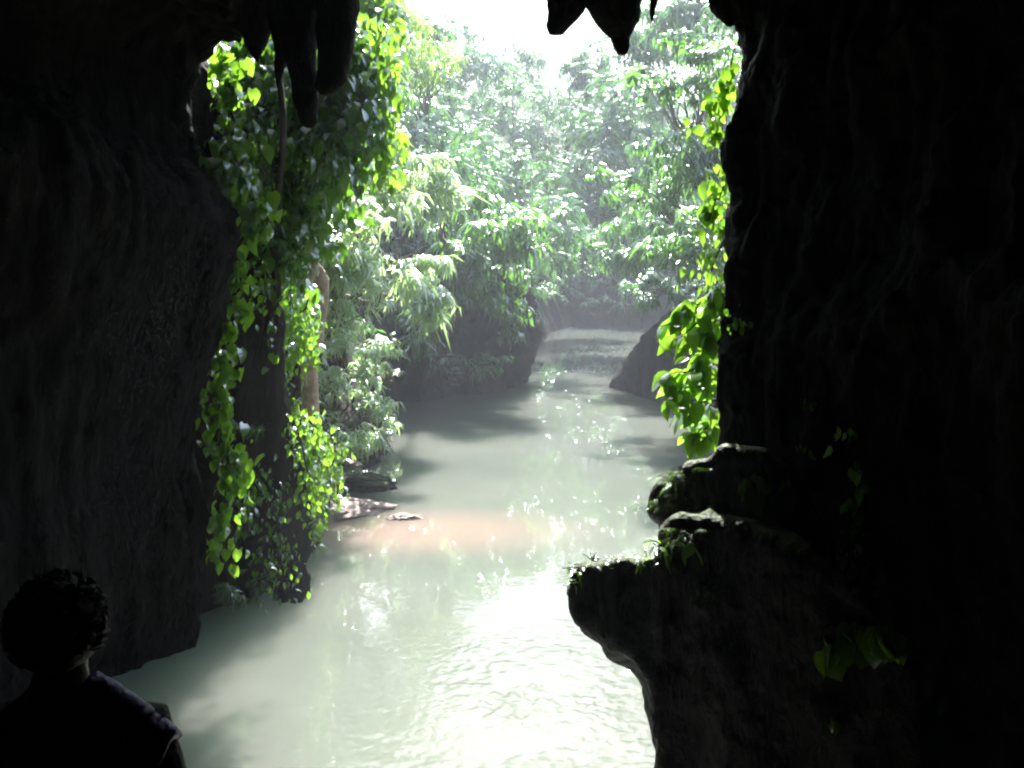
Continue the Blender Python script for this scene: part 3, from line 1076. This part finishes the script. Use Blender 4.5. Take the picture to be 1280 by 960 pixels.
SHRUBS = [
    (560, 455, 28.5, 50, 24, T_PIN, .65, 3.0, far_, "rounded dark green shrub on the low rock across the water"),
    (615, 452, 29.5, 26, 14, T_PALM, .6, 3.0, mid_, "small pale shrub on the right end of the low rock across the water"),
    (445, 550, 18.5, 46, 28, T_PINF, .5, 4.0, M["leaf_glare_tint"], "feathery green shrub above the pale boulders on the left bank"),
    (470, 500, 20.5, 34, 36, T_PALM, .5, 4.0, M["leaf_glare_tint"], "shrub painted sunlit pale spilling toward the water on the left bank"),
    (420, 480, 17.5, 30, 40, T_PALM, .42, 4.0, M["leaf_glare_tint"], "leafy shrub right of the pale trunk"),
    (482, 440, 22, 28, 40, T_PALM, .5, 3.5, M["leaf_glare_tint"], "shaded shrub under the leaning sunlit tree"),
    (462, 455, 19.5, 34, 34, T_PALM, .5, 4.0, M["leaf_glare_tint"], "whitish sunlit shrub halfway up the left bank"),
    (425, 430, 17.0, 30, 30, T_PALM, .42, 4.0, M["leaf_glare_tint"], "shrub painted sunlit pale touching the pale trunk"),
    (412, 535, 16.4, 26, 34, T_PINF, .4, 6.0, M["fern"], "light green ferny shrub below the pale trunk"),
    (484, 520, 21.5, 22, 24, T_PALM, .45, 4.0, M["leaf_glare_tint"], "small whitish shrub at the outer corner of the left bank"),
    (455, 590, 17.8, 26, 14, T_PINF, .35, 6.0, mid_, "low ferny shrub just behind the brown boulder"),
    (480, 555, 21.0, 18, 34, T_PINF, .45, 4.0, mid_, "overexposed shrub hanging to the waterline on the left bank"),
    (395, 590, 14.2, 22, 40, T_PALMW, .26, 12.0, M["leaf_lime"], "lime green shrub crowning the buttress edge on the left"),
    (350, 560, 12.3, 34, 30, T_PALMW, .22, 12.0, M["leaf_near"], "fresh green shrub on the shoulder of the left buttress"),
    (385, 650, 12.9, 17, 44, T_PINF, .22, 16.0, M["leaf_lime"], "lime ferny shrub hanging down the buttress to the waterline"),
    (330, 725, 11.6, 24, 18, T_PINF, .2, 16.0, M["fern"], "small ferny shrub at the foot of the left buttress"),
    (285, 740, 10.7, 18, 20, T_PINF, .18, 16.0, M["fern"], "dim ferny shrub low beside the left cave wall"),
    (300, 530, 11.2, 26, 14, T_PINF, .25, 12.0, M["fern"], "bluish fern tuft on the ledge of the left buttress"),
    (740, 378, 64, 60, 14, T_PALM, .9, 2.0, far_, "low dark shrub line hanging over the far end of the river"),
    (665, 395, 50, 20, 14, T_PALM, .7, 2.0, far_, "small shrub above the pinkish rock at the river bend"),
]
for a in SHRUBS:
    shrub(*a)

bank = RIV[5:27]
seg = np.linalg.norm(np.diff(bank, axis=0), axis=1)
cum = np.concatenate([[0], np.cumsum(seg)])
kk = 0
sides = {"left": "low shrubs along the left waterline", "far": "low shrubs along the far waterline", "right": "low shrubs along the right waterline"}
s_ = 6.0
while s_ < cum[-1]:
    q = np.array([np.interp(s_, cum, bank[:, 0]), np.interp(s_, cum, bank[:, 1])])
    c = np.array([0.8, 0]) if False else None
    nn = None
    for an in np.linspace(0, 2 * math.pi, 16, endpoint=False):
        v = q + .9 * np.array([math.cos(an), math.sin(an)])
        dd = riv_dist([v])[0]
        if nn is None or dd > nn[0]:
            nn = (dd, v)
    X, Yq = nn[1]
    zc = float(ground([nn[1]])[0]) + RNG.uniform(.0, .5)
    px = 640 + X / Yq * F
    py = 330 - (zc - 4) / Yq * F
    side = "left" if Yq < 60 and X < 2 else ("far" if Yq > 58 else "right")
    if 380 < px < 930 and not (Yq < 31 and X < 0.5):
        shrub(px, py, Yq, RNG.uniform(.8, 1.3) / Yq * F, RNG.uniform(.6, 1.0) / Yq * F, [T_PALM, T_PIN, T_PINF][kk % 3], .9, 1.2, far_,
              ["fan leaved", "feathery", "fine ferny"][kk % 3] + " dark shrub crowding the %s waterline in the gorge" % side, nclump=5,
              group=["fan leaved ", "feathery ", "fine ferny "][kk % 3] + sides[side])
        kk += 1
    s_ += RNG.uniform(1.3, 2.2)

# ground cover over the slopes: countless small plants
n = 42000
P2 = np.column_stack([RNG.uniform(-26, 26, n), 11 + 70 * RNG.random(n) ** 1.1])
P2 = P2[np.abs(P2[:, 0]) < P2[:, 1] * .42 + 2]
d = riv_dist(P2)
P2 = P2[(d > 0.9) & (fbm(np.column_stack([P2, 0 * P2[:, 0]]), .5, 3, 66) > -.35)]
gz = ground(P2)
e = .3
gxn = ground(P2 + [e, 0]) - gz
gyn = ground(P2 + [0, e]) - gz
yaw = np.arctan2(-gyn, -gxn) + RNG.normal(0, .6, len(P2))
V, Fq = scatter(T_PALM + T_PIN, np.column_stack([P2, gz + .15]), yaw, RNG.uniform(-.1, .9, len(P2)), RNG.normal(0, .4, len(P2)),
                RNG.uniform(.5, 1.0, len(P2)))
tag(link("ground_cover", mesh_from("ground_cover", V, Fq), far_), "dense leafy undergrowth covering the slopes of the gorge", "undergrowth", kind="stuff")

# hanging foliage curtain at upper left (several leafy creepers drooping from the lip)
def hanging_creeper(px0, py0, px1, py1, Y, width, n, size, leaf, templ, label, group, name="hanging_creeper", cat="creeper"):
    t = empty(name, label, cat, group)
    a, b = at(px0, py0, Y), at(px1, py1, Y)
    stems, Ps = [], []
    for k in range(5):
        oa = np.array([RNG.normal(0, width * .4), RNG.normal(0, .3), 0])
        ob = np.array([RNG.normal(0, width * .6), RNG.normal(0, .35), RNG.uniform(0, .5) * abs(a[2] - b[2])])
        p = limb_path(a + oa, b + ob, 7, .06)
        stems.append(tube(p, [.014, .010, .005], 5))
        m = n // 5
        idx = RNG.integers(0, len(p), m)
        Ps.append(p[idx] + np.clip(RNG.normal(0, 1, (m, 3)), -1.5, 1.5) * np.array([width * .33, .22, .1]))
    V, Fq = merge(stems)
    link("stem", mesh_from("stem", V, Fq), M["dark_bark"], t)
    P = np.vstack(Ps)
    m = len(P)
    V, Fq = scatter(templ, P, RNG.normal(-math.pi / 2, 1.0, m), RNG.uniform(.3, 1.3, m), RNG.normal(0, .5, m), size * RNG.uniform(.6, 1.3, m))
    link("leaves", mesh_from("leaves", V, Fq), leaf, t)
    return t


gl = "leafy creepers hanging at the upper left"
NR, LM = M["leaf_near"], M["leaf_lime"]
hanging_creeper(305, 40, 300, 190, 11.6, 0.34, 714, 0.17, NR, T_OVAL, "shaded leafy creeper behind the upper left rock corner", gl)
hanging_creeper(345, 40, 335, 260, 11.8, 0.44, 1054, 0.18, NR, T_OVAL, "dark green leafy creeper hanging behind the thin liana", gl)
hanging_creeper(390, 30, 385, 300, 11.8, 0.44, 1190, 0.19, NR, T_OVAL, "dense leafy creeper hanging behind the long narrow stalactite", gl)
hanging_creeper(430, 60, 425, 250, 11.4, 0.39, 1020, 0.19, NR, T_OVAL, "leafy creeper with yellowing leaves below the blunt stalactite", gl)
hanging_creeper(468, 40, 462, 230, 11.6, 0.28, 731, 0.19, LM, T_OVAL, "sunlit yellow green creeper right of the blunt stalactite", gl)
hanging_creeper(362, 250, 372, 370, 11.9, 0.30, 544, 0.19, NR, T_OVAL, "lower green creeper trailing toward the pale trunk", gl)
hanging_creeper(358, 370, 372, 480, 13.2, 0.29, 442, 0.15, LM, T_OVAL, "light green creeper beside the pale trunk", gl)
hanging_creeper(455, -20, 480, 60, 16.0, 0.57, 646, 0.20, LM, T_OVAL, "bright yellowish creeper at the very top left of the opening", gl)


# ------------------------------------------------------------------ vines on the cave rock
def surf(px, py, lift=.05, bv=BV_CAVE, default=9.9):
    h = bv.ray_cast(Vector(CAM), ray(px, py), 40)
    if h[0] is None:
        return at(px, py, default)
    return np.array(h[0]) - np.array(ray(px, py)) * lift


def vine(path, Ys, spots, label, leaf, size, templ=T_HEART, group=None, spread=12, stem=.006, name="vine", pitch=(.5, 1.3), per=3, yawj=.7, toy=-math.pi / 2):
    """path px points; Ys a distance (or None = glue to cave wall); spots = (px,py,count)"""
    t = empty(name, label, "vine", group)
    def w(px, py, l=.05):
        return surf(px, py, l) if Ys is None else at(px, py, Ys)
    P = catmull(np.array([w(*p) for p in path]), 6)
    link("stem", mesh_from("stem", *tube(P, [stem, stem * .8, stem * .5], 5)), M["dark_bark"], t)
    pts = []
    for (px, py, c) in spots:
        for _ in range(int(c * 1.9)):
            sp2 = spread * (1.0 if RNG.random() < .6 else 2.1)
            q = w(px + RNG.normal(0, sp2), py + RNG.normal(0, sp2), .09)
            pts.append(q + RNG.normal(0, .03, 3))
    P = np.array(pts)
    m = len(P)
    V, Fq = scatter(templ, P, RNG.normal(toy, yawj, m), RNG.uniform(*pitch, m), RNG.normal(0, .55, m), size * RNG.uniform(.35, 1.05, m))
    link("leaves", mesh_from("leaves", V, Fq), leaf, t)
    return t


hanging_creeper(300, 120, 300, 300, 10.9, .22, 420, .13, LM, T_OVAL, "fine lime creeper close behind the left rock edge", gl)
hanging_creeper(330, 200, 325, 300, 11.4, .24, 360, .14, NR, T_OVAL, "shaded fine leaved creeper above the buttress", gl)
hanging_creeper(400, 150, 395, 320, 11.6, .3, 520, .16, NR, T_OVAL, "green creeper in the middle of the hanging curtain", gl)
hanging_creeper(410, 560, 402, 680, 13.4, .2, 420, .11, LM, T_OVAL, "lime creeper falling from the buttress to the waterline", gl)
hanging_creeper(345, 600, 350, 690, 12.0, .22, 160, .09, M["fern"], T_OVAL, "thin dim creeper on the buttress face above the water", gl)
hanging_creeper(318, 330, 322, 430, 11.0, .10, 70, .10, LM, T_OVAL, "thin lime creeper down the left half of the bare buttress face", gl)
hanging_creeper(375, 520, 372, 640, 12.3, .22, 420, .11, LM, T_OVAL, "thick lime creeper on the right corner of the buttress", gl)
hanging_creeper(325, 590, 318, 680, 11.2, .15, 120, .10, M["fern"], T_OVAL, "dull green creeper in the middle of the lower buttress", gl)
hanging_creeper(345, 690, 340, 740, 11.8, .28, 260, .09, LM, T_OVAL, "short lime creeper fringe just above the upright grey capped boulder", gl)
gb = "creepers draped over the dark bluff"
for x_, y0_, y1_, lb in ((515, 355, 440, "leafy creeper draping the left end of the dark bluff"),
                         (560, 335, 410, "leafy creeper hanging down the middle of the dark bluff"),
                         (600, 340, 395, "leafy creeper over the top of the dark bluff, right of the middle one"),
                         (640, 335, 425, "leafy creeper draping the right shoulder of the dark bluff"),
                         (582, 345, 375, "short leafy creeper between two longer ones on the dark bluff")):
    hanging_creeper(x_, y0_, x_ + 4, y1_, float(np.interp(x_, [495, 560, 660], [28.3, 28.9, 32.0])), .55, 330, .34, mid_, T_NARROW + T_OVAL, lb, gb)
gv = "vines on the cave mouth rock"
vine([(278, 58), (284, 110), (288, 170), (300, 215), (318, 255), (324, 300)], 10.25,
     [(280, 75, 10), (284, 98, 14), (290, 120, 12), (288, 180, 12), (296, 205, 12), (310, 222, 12), (318, 255, 12), (322, 285, 12)],
     "lime vine trailing down the upper left rock edge", LM, .19, group=gv, spread=6)
vine([(245, 195), (262, 205), (280, 222), (300, 240)], 10.1, [(252, 200, 14), (266, 210, 14), (280, 226, 12), (292, 240, 8)],
     "short lime vine crossing left onto the dark cave wall", LM, .15, group=gv, spread=6)
vine([(292, 315), (296, 350), (285, 400), (278, 440), (270, 500), (264, 560)], 10.15,
     [(294, 325, 10), (297, 352, 12), (295, 378, 10), (284, 410, 10), (276, 440, 14), (274, 470, 16), (272, 500, 16), (275, 520, 10)],
     "lime vine hanging down the middle of the left rock edge", LM, .15, group=gv, spread=6)
vine([(262, 545), (280, 565), (296, 600), (282, 640), (276, 690)], 10.1,
     [(268, 555, 14), (283, 565, 18), (296, 580, 16), (288, 605, 12), (280, 640, 12), (276, 665, 12), (274, 690, 8)],
     "lime vine spilling over the lower left rock edge above the water", LM, .15, group=gv, spread=7)
vine([(355, 480), (372, 520), (385, 560), (395, 600)], 12.6, [(360, 500, 16), (375, 530, 18), (388, 565, 18), (396, 600, 16)],
     "lime vine over the right shoulder of the left buttress", LM, .14, group=gv, spread=9)
vine([(330, 330), (332, 370), (334, 400)], 11.7, [(330, 410, 8), (334, 440, 8)], "sparse small vine on the face of the left buttress", NR, .12, group=gv, spread=6)
vine([(918, 60), (908, 110), (898, 150), (888, 190)], 7.45, [(906, 92, 5), (900, 108, 7), (896, 130, 7), (888, 152, 8), (884, 168, 6), (890, 182, 3)],
     "pale lime vine at the top of the right rock edge", LM, .125, group=gv, spread=5)
vine([(915, 195), (905, 230), (896, 265), (903, 295)], 7.3, [(906, 212, 6), (899, 230, 8), (890, 250, 7), (886, 266, 6), (898, 285, 6), (902, 298, 3)],
     "lime vine of large heart leaves midway down the right rock edge", LM, .135, group=gv, spread=5)
vine([(905, 300), (892, 330), (885, 360), (890, 390)], 7.1, [(892, 312, 6), (885, 328, 8), (880, 348, 10), (884, 366, 8), (890, 385, 6)],
     "frilly yellowish vine above the big leaf cluster on the right", LM, .11, T_NARROW + T_OVAL, group=gv, spread=6)
vine([(930, 395), (922, 402), (915, 405)], None, [(925, 402, 5), (918, 405, 4)], "tiny green sprig on the right wall by the leaf cluster", NR, .05, group=gv, spread=4)


# big leaf cluster on the right edge
def leaf_cluster():
    t = empty("climbing_plant", "cluster of big lime green oval leaves jutting from the right rock edge", "climbing plant", gv)
    shoots = [((900, 380), (850, 385)), ((898, 400), (822, 408)), ((896, 420), (842, 425)), ((896, 440), (860, 450)), ((896, 460), (832, 470)),
              ((896, 480), (822, 497)), ((896, 500), (850, 520)), ((896, 520), (870, 545)), ((900, 390), (880, 420)), ((897, 450), (880, 480)), ((897, 500), (885, 540)),
              ((903, 365), (878, 385))]
    stems, P, yaw = [], [], []
    for a, b in shoots:
        Y = RNG.uniform(6.5, 6.95)
        p = limb_path(at(*a, 6.9), at(*b, Y), 5, .06, .08)
        stems.append(tube(p, [.008, .006, .003], 5))
        for k in range(15):
            i = int(RNG.uniform(.25, 1) * (len(p) - 1))
            P.append(p[i] + RNG.normal(0, .02, 3))
            yaw.append(RNG.choice([math.pi, math.pi * 1.35, -math.pi / 2, math.pi * .8]) + RNG.normal(0, .5))
    link("stem", mesh_from("stem", *merge(stems)), M["dark_bark"], t)
    P = np.array(P)
    m = len(P)
    V, Fq = scatter(T_OVAL, P, np.array(yaw), RNG.uniform(.2, 1.35, m), RNG.normal(0, .5, m), .185 * RNG.uniform(.6, 1.3, m))
    link("leaves", mesh_from("leaves", V, Fq), LM, t)
    # small pale blossoms
    blm = plain_mat("blossom", (.6, .5, .6), .7)
    for (x, y) in ((826, 492), (852, 512), (846, 410), (836, 500)):
        c = at(x, y, 6.45)
        fl = []
        for k in range(6):
            V, Fq = blade(.03, .016, 2, .2, .2)
            fl.append((V @ roty(-.5).T @ rotz(k * math.pi / 3).T + c, Fq))
        link("flower", mesh_from("flower", *merge(fl)), blm, t)


leaf_cluster()

# plants on the ledge
BV_L = []
def bvh_of(o):
    me = o.data
    return BVHTree.FromPolygons([tuple(v.co) for v in me.vertices], [tuple(p.vertices) for p in me.polygons])


BV_LEDGE = [bvh_of(ledge), bvh_of(ledge_top), BV_CAVE]


def surf_any(px, py, lift=.03):
    best = None
    for bv in BV_LEDGE:
        h = bv.ray_cast(Vector(CAM), ray(px, py), 40)
        if h[0] is not None and (best is None or h[3] < best[1]):
            best = (h[0], h[3])
    if best is None:
        return at(px, py, 5.8)
    return np.array(best[0]) - np.array(ray(px, py)) * lift


def tuft(name, label, spots, size, leaf, templ, cat="fern", group="small plants on the right rocks", spread=6, up=True, per=10):
    t = empty(name, label, cat, group)
    pos, stems = [], []
    for (px, py, c) in spots:
        r0 = surf_any(px, py, -.01)
        for _ in range(c):
            q = surf_any(px + RNG.normal(0, spread), py + RNG.normal(0, spread * .6), .02)
            pos.append(q)
            if len(stems) < 12:
                stems.append(tube(limb_path(r0, q + [0, 0, .01], 4, .1), [.004, .003, .002], 5))
    link("stem", mesh_from("stem", *merge(stems)), M["dark_bark"], t)
    P = np.array(pos)
    m = len(P)
    pit = RNG.uniform(-.9, .5, m) if up else RNG.uniform(.6, 1.35, m)
    V, Fq = scatter(templ, P, RNG.normal(-math.pi / 2, 1.3, m), pit, RNG.normal(0, .5, m), size * RNG.uniform(.6, 1.3, m))
    link("leaves", mesh_from("leaves", V, Fq), leaf, t)
    return t


tuft("fern", "bright little fern on the tip of the upper rock shelf", [(836, 600, 22), (826, 625, 12), (850, 592, 10)], .13, LM, T_FERN)
tuft("fern", "dark green fern fringe below the upper rock shelf", [(820, 634, 14), (832, 632, 14)], .10, M["fern"], T_FERN)
tuft("fern", "fern with a round lime leaf where the ledge meets the wall", [(845, 668, 14), (862, 670, 12)], .10, LM, T_FERN)
tuft("leafy_sprout", "single round lime leaf standing above the mossy ledge", [(866, 682, 3)], .11, LM, T_HEART, "sprout", spread=3, up=False)
tuft("fern", "lime grassy tuft rising behind the mossy ledge", [(824, 684, 24), (800, 694, 14), (840, 676, 10)], .12, LM, T_NARROW + T_FERN)
tuft("moss_tuft", "lime moss tuft on the blunt tip of the ledge", [(720, 712, 30), (716, 728, 12)], .05, LM, T_NARROW, "moss", spread=4)
tuft("grass_tuft", "fine short grass along the top of the mossy ledge", [(740, 700, 20), (765, 698, 20), (790, 698, 20), (812, 696, 16)], .04, M["fern"], T_NARROW, "grass", spread=8)
tuft("fern", "dim fern drooping on the side of the ledge below its root", [(880, 735, 14), (868, 742, 8)], .09, M["fern"], T_FERN, up=False)
tuft("leafy_sprout", "small lime leaf pair on the dark wall right of the upper shelf", [(937, 614, 5), (945, 600, 5)], .11, LM, T_HEART, "sprout", spread=5, up=False)
tuft("leafy_sprout", "group of broad round green leaves low on the dark right wall", [(1038, 808, 7), (1062, 792, 14), (1080, 786, 18), (1098, 790, 16), (1112, 794, 12)], .13, LM, T_ROUND, "sprout", spread=7, up=False)
tuft("leafy_sprout", "tiny dim sprout near the bottom of the dark right wall", [(1043, 902, 7)], .05, NR, T_OVAL, "sprout", spread=5, up=False)
tuft("leafy_sprout", "small sprout of oval leaves between the trailing vine and the broad round leaves", [(1098, 722, 6)], .07, LM, T_OVAL, "sprout", spread=5, up=False)
tuft("leafy_sprout", "small fern like sprout just left of the slender wall vine", [(1000, 560, 5), (985, 600, 4)], .06, LM, T_OVAL, "sprout", spread=6, up=False)
tuft("fern", "thin fern at the right end of the broad round leaves", [(1135, 805, 8)], .09, LM, T_FERN, spread=6, up=False)
tuft("leafy_sprout", "tiny green sprout highest on the dark right wall", [(1010, 500, 6)], .05, NR, T_HEART, "sprout", spread=4, up=False)
BV_W = None
vine([(1056, 530), (1068, 560), (1072, 600), (1064, 640), (1052, 690)], None,
     [(1060, 540, 7), (1072, 580, 3), (1066, 615, 6), (1066, 645, 5), (1050, 668, 5), (1064, 676, 5), (1046, 692, 4), (1062, 700, 4), (1094, 718, 3)],
     "slender dim green vine trailing down the dark right wall", LM, .095, T_OVAL, group=gv, spread=4)

# liana + pale trunk
t = empty("liana", "thin dark liana hanging in front of the green creepers at upper left", "liana")
P = catmull(np.array([at(349, 96, 9.6), at(354, 150, 9.9), at(352, 205, 10.6), at(345, 260, 11.2), at(342, 310, 11.5), at(347, 375, 11.9)]), 6)
link("stem", mesh_from("stem", *tube(P, [.028, .035, .045, .05], 8, .3)), M["dark_bark"], t)
P = catmull(np.array([at(344, 270, 11.25), at(330, 310, 11.5), at(322, 345, 11.8)]), 6)
link("side_shoot", mesh_from("side_shoot", *tube(P, [.025, .02, .012], 6, .2)), M["dark_bark"], t)

b0 = at(384, 525, 15.2)
tree(385, 190, 15.4, 60, 50, T_PALMW, .5, 2.2, mid_, "slim tree whose sunlit pale pinkish trunk stands on the left bank",
     group=G_, base=b0 + [0, .1, -.6], bark="pale_bark", tr=.16, nclump=7)

# ------------------------------------------------------------------ person
def skin_mesh(name, pts, edges, rad, sub=2):
    me = bpy.data.meshes.new(name)
    me.from_pydata([tuple(p) for p in pts], edges, [])
    o = bpy.data.objects.new(name, me)
    COL.objects.link(o)
    sk = o.modifiers.new("skin", "SKIN")
    for i, r in enumerate(rad):
        v = me.skin_vertices[0].data[i]
        v.radius = r if isinstance(r, tuple) else (r, r)
        v.use_root = (i == 0)
    sb = o.modifiers.new("sub", "SUBSURF")
    sb.levels = sb.render_levels = sub
    dg = bpy.context.evaluated_depsgraph_get()
    ev = bpy.data.meshes.new_from_object(o.evaluated_get(dg))
    bpy.data.objects.remove(o)
    for p in ev.polygons:
        p.use_smooth = True
    ev.materials.clear()
    return ev


def build_person():
    """stands with the back to the viewer, looking out along +Y"""
    px0, Y0 = 70, 2.0
    hx = at(px0, 780, Y0)[0]
    foot = 1.69
    t = empty("person", "person with curly dark hair seen from behind in dark clothes, at the lower left", "person")
    t.location = (hx, Y0, foot)
    H = 1.655
    pts, rad, ed = [], [], []

    def add(p, r, par=None):
        pts.append(p)
        rad.append(r)
        if par is not None:
            ed.append((par, len(pts) - 1))
        return len(pts) - 1
    pel = add((0, 0, .92), (.155, .11))
    wa = add((0, .0, 1.06), (.13, .095), pel)
    ch = add((0, -.01, 1.24), (.155, .105), wa)
    up = add((0, -.01, 1.34), (.12, .085), ch)
    nk = add((0, .0, 1.42), .055, up)
    n2 = add((0, .01, 1.475), .052, nk)
    h1 = add((0, .03, 1.51), (.060, .072), n2)
    h2 = add((0, .03, 1.565), (.074, .092), h1)
    h3 = add((0, .025, 1.615), (.062, .08), h2)
    for s in (-1, 1):
        sh = add((s * .175, -.01, 1.335), .056, up)
        el = add((s * .225, -.03, 1.06), .040, sh)
        e2 = add((s * .232, .0, 1.02), .037, el)
        wr = add((s * .225, .08, .82), .025, e2)
        pm = add((s * .222, .10, .775), (.022, .034), wr)
        p2 = add((s * .220, .115, .735), (.018, .036), pm)
        for k, (oy, l) in enumerate(((-.028, .062), (-.009, .072), (.010, .068), (.028, .054))):
            a = add((s * .220, .118 + oy, .715), .0095, p2)
            b = add((s * .216, .122 + oy, .715 - l * .55), .0088, a)
            add((s * .206, .124 + oy, .715 - l), .0078, b)
        a = add((s * .216, .140, .765), .011, pm)
        b = add((s * .210, .160, .735), .010, a)
        add((s * .206, .166, .71), .0085, b)
        hp = add((s * .09, 0, .86), .095, pel)
        kn = add((s * .10, .015, .48), .062, hp)
        ca = add((s * .10, -.01, .36), .055, kn)
        an = add((s * .10, -.02, .09), .036, ca)
        hl = add((s * .10, -.03, .045), .035, an)
        ft = add((s * .115, .09, .035), (.042, .03), hl)
        add((s * .12, .16, .028), (.034, .02), ft)
    skin = plain_mat("skin", (.03, .018, .013), .6)
    cloth = plain_mat("dark_blue_cloth", (.004, .004, .010), .85, .4, 60)
    trous = plain_mat("black_trousers", (.012, .012, .014), .9, .3, 60)
    hairm = plain_mat("black_hair", (.006, .0055, .007), .8, .6, 90)
    trim = plain_mat("blue_ruffle", (.10, .09, .36), .55, .3, 60)
    link("body", skin_mesh("body", pts, ed, rad), skin, t)
    # face: nose, ears, eyes
    f = []
    def piece(nm, geo):
        link(nm, mesh_from(nm, *geo), skin, t)
    piece("nose", tube(np.array([(0, .105, 1.575), (0, .125, 1.55), (0, .118, 1.535)]), [.008, .015, .012], 8))
    for s in (-1, 1):
        piece("ear", tube(np.array([(s * .076, .03, 1.59), (s * .086, .022, 1.565), (s * .078, .032, 1.535)]), [.008, .013, .007], 8))
        piece("eye", tube(np.array([(s * .03, .098, 1.575), (s * .03, .108, 1.575)]), [.012, .008], 8))
    piece("mouth", tube(np.array([(-.025, .103, 1.512), (0, .112, 1.510), (.025, .103, 1.512)]), [.004, .008, .004], 8))
    # shirt: torso + short sleeves, looser than the body
    sp_, sr, se = [], [], []

    def a2(p, r, par=None):
        sp_.append(p)
        sr.append(r)
        if par is not None:
            se.append((par, len(sp_) - 1))
        return len(sp_) - 1
    b = a2((0, 0, .90), (.175, .125))
    c = a2((0, 0, 1.06), (.16, .115), b)
    dd = a2((0, -.01, 1.25), (.175, .125), c)
    u = a2((0, -.01, 1.345), (.14, .10), dd)
    a2((0, 0, 1.405), (.066, .062), u)
    for s in (-1, 1):
        x = a2((s * .178, -.01, 1.338), .070, u)
        y = a2((s * .207, -.02, 1.20), .068, x)
        a2((s * .222, -.03, 1.08), .064, y)
    link("shirt", skin_mesh("shirt", sp_, se, sr), cloth, t)
    # trousers
    sp_, sr, se = [], [], []
    b = a2((0, 0, .93), (.165, .12))
    for s in (-1, 1):
        x = a2((s * .092, 0, .84), .108, b)
        y = a2((s * .10, .01, .48), .078, x)
        a2((s * .10, -.015, .10), .062, y)
    link("trousers", skin_mesh("trousers", sp_, se, sr), trous, t)
    # hair: cap plus many curls
    parts = []
    u_ = np.linspace(0, 2 * math.pi, 26, endpoint=False)
    v_ = np.linspace(.02, 2.5, 16)
    U, Vv = np.meshgrid(u_, v_, indexing="ij")
    S = np.stack([np.cos(U) * np.sin(Vv), np.sin(U) * np.sin(Vv), np.cos(Vv)], -1).reshape(-1, 3)
    hv = S * np.array([.088, .104, .103]) * (1 + .09 * fbm(S, 5, 2, 4))[:, None] + np.array([0, .005, 1.562])
    parts.append((hv, grid_faces(26, 16, True)))
    for k in range(230):
        th, ph = RNG.uniform(0, 2 * math.pi), math.acos(RNG.uniform(-.55, 1))
        dirv = np.array([math.cos(th) * math.sin(ph), math.sin(th) * math.sin(ph), math.cos(ph)])
        if dirv[1] > .55 and dirv[2] < .45:
            continue
        c0 = dirv * [.086, .102, .100] + [0, .005, 1.562]
        a = np.linspace(0, 2 * math.pi * 1.2, 9)
        r = RNG.uniform(.009, .016)
        e1 = np.cross(dirv, [0, 0, 1.01])
        e1 /= np.linalg.norm(e1) + 1e-6
        e2 = np.cross(dirv, e1)
        curl = c0 + np.outer(np.cos(a) * r, e1) + np.outer(np.sin(a) * r, dirv) + np.outer(a * .0015, e2)
        parts.append(tube(curl, [.004, .005, .002], 5))
    link("hair", mesh_from("hair", *merge(parts)), hairm, t)
    # ruffled trim along the shoulder towards the water
    parts = []
    for k in range(11):
        s = k / 10
        c0 = np.array([.085 + .145 * s, -.03, 1.435 - .085 * s - .03 * s * s])
        a = np.array([c0 + [-.010, -.05, -.025], c0 + [0, -.03, .012], c0 + [.006, .0, .022], c0 + [.012, .035, .0]])
        parts.append(tube(catmull(a, 4), [.012, .017, .017, .010], 8, .2, k))
    link("shoulder_ruffle", mesh_from("shoulder_ruffle", *merge(parts)), trim, t)
    return t


build_person()

# ------------------------------------------------------------------ haze
def haze(density):
    x0, x1, y0, y1, z0, z1 = -235, 235, -25, 345, -3.2, 60
    V = np.array([(x, y, z) for z in (z0, z1) for y in (y0, y1) for x in (x0, x1)], float)
    Fq = np.array([[0, 2, 3, 1], [4, 5, 7, 6], [0, 1, 5, 4], [2, 6, 7, 3], [0, 4, 6, 2], [1, 3, 7, 5]])
    m, nt, out = new_mat("haze_air")
    v = N_(nt, "ShaderNodeVolumePrincipled")
    v.inputs["Color"].default_value = (.80, .87, 1, 1)
    v.inputs["Density"].default_value = density
    v.inputs["Anisotropy"].default_value = 0.25
    nt.links.new(v.outputs[0], out.inputs["Volume"])
    o = link("haze", mesh_from("haze", V, Fq, False), m)
    tag(o, "pale humid haze filling the air of the gorge", "haze", kind="stuff")


HAZE = 0.0015
if HAZE > 0:
    haze(HAZE)

# ------------------------------------------------------------------ render settings
SC.view_settings.view_transform = "Standard"
SC.view_settings.look = "None"
SC.view_settings.exposure = EXPOSURE
SC.view_settings.gamma = 1
SC.view_settings.use_curve_mapping = False
SC.render.engine = "CYCLES"
cy = SC.cycles
cy.use_denoising = True
cy.max_bounces = 8
cy.diffuse_bounces = 4
cy.transmission_bounces = 6
cy.volume_bounces = 1
cy.filter_width = 2.2
cy.sample_clamp_indirect = 8
cy.use_adaptive_sampling = True
cy.adaptive_threshold = 0.02
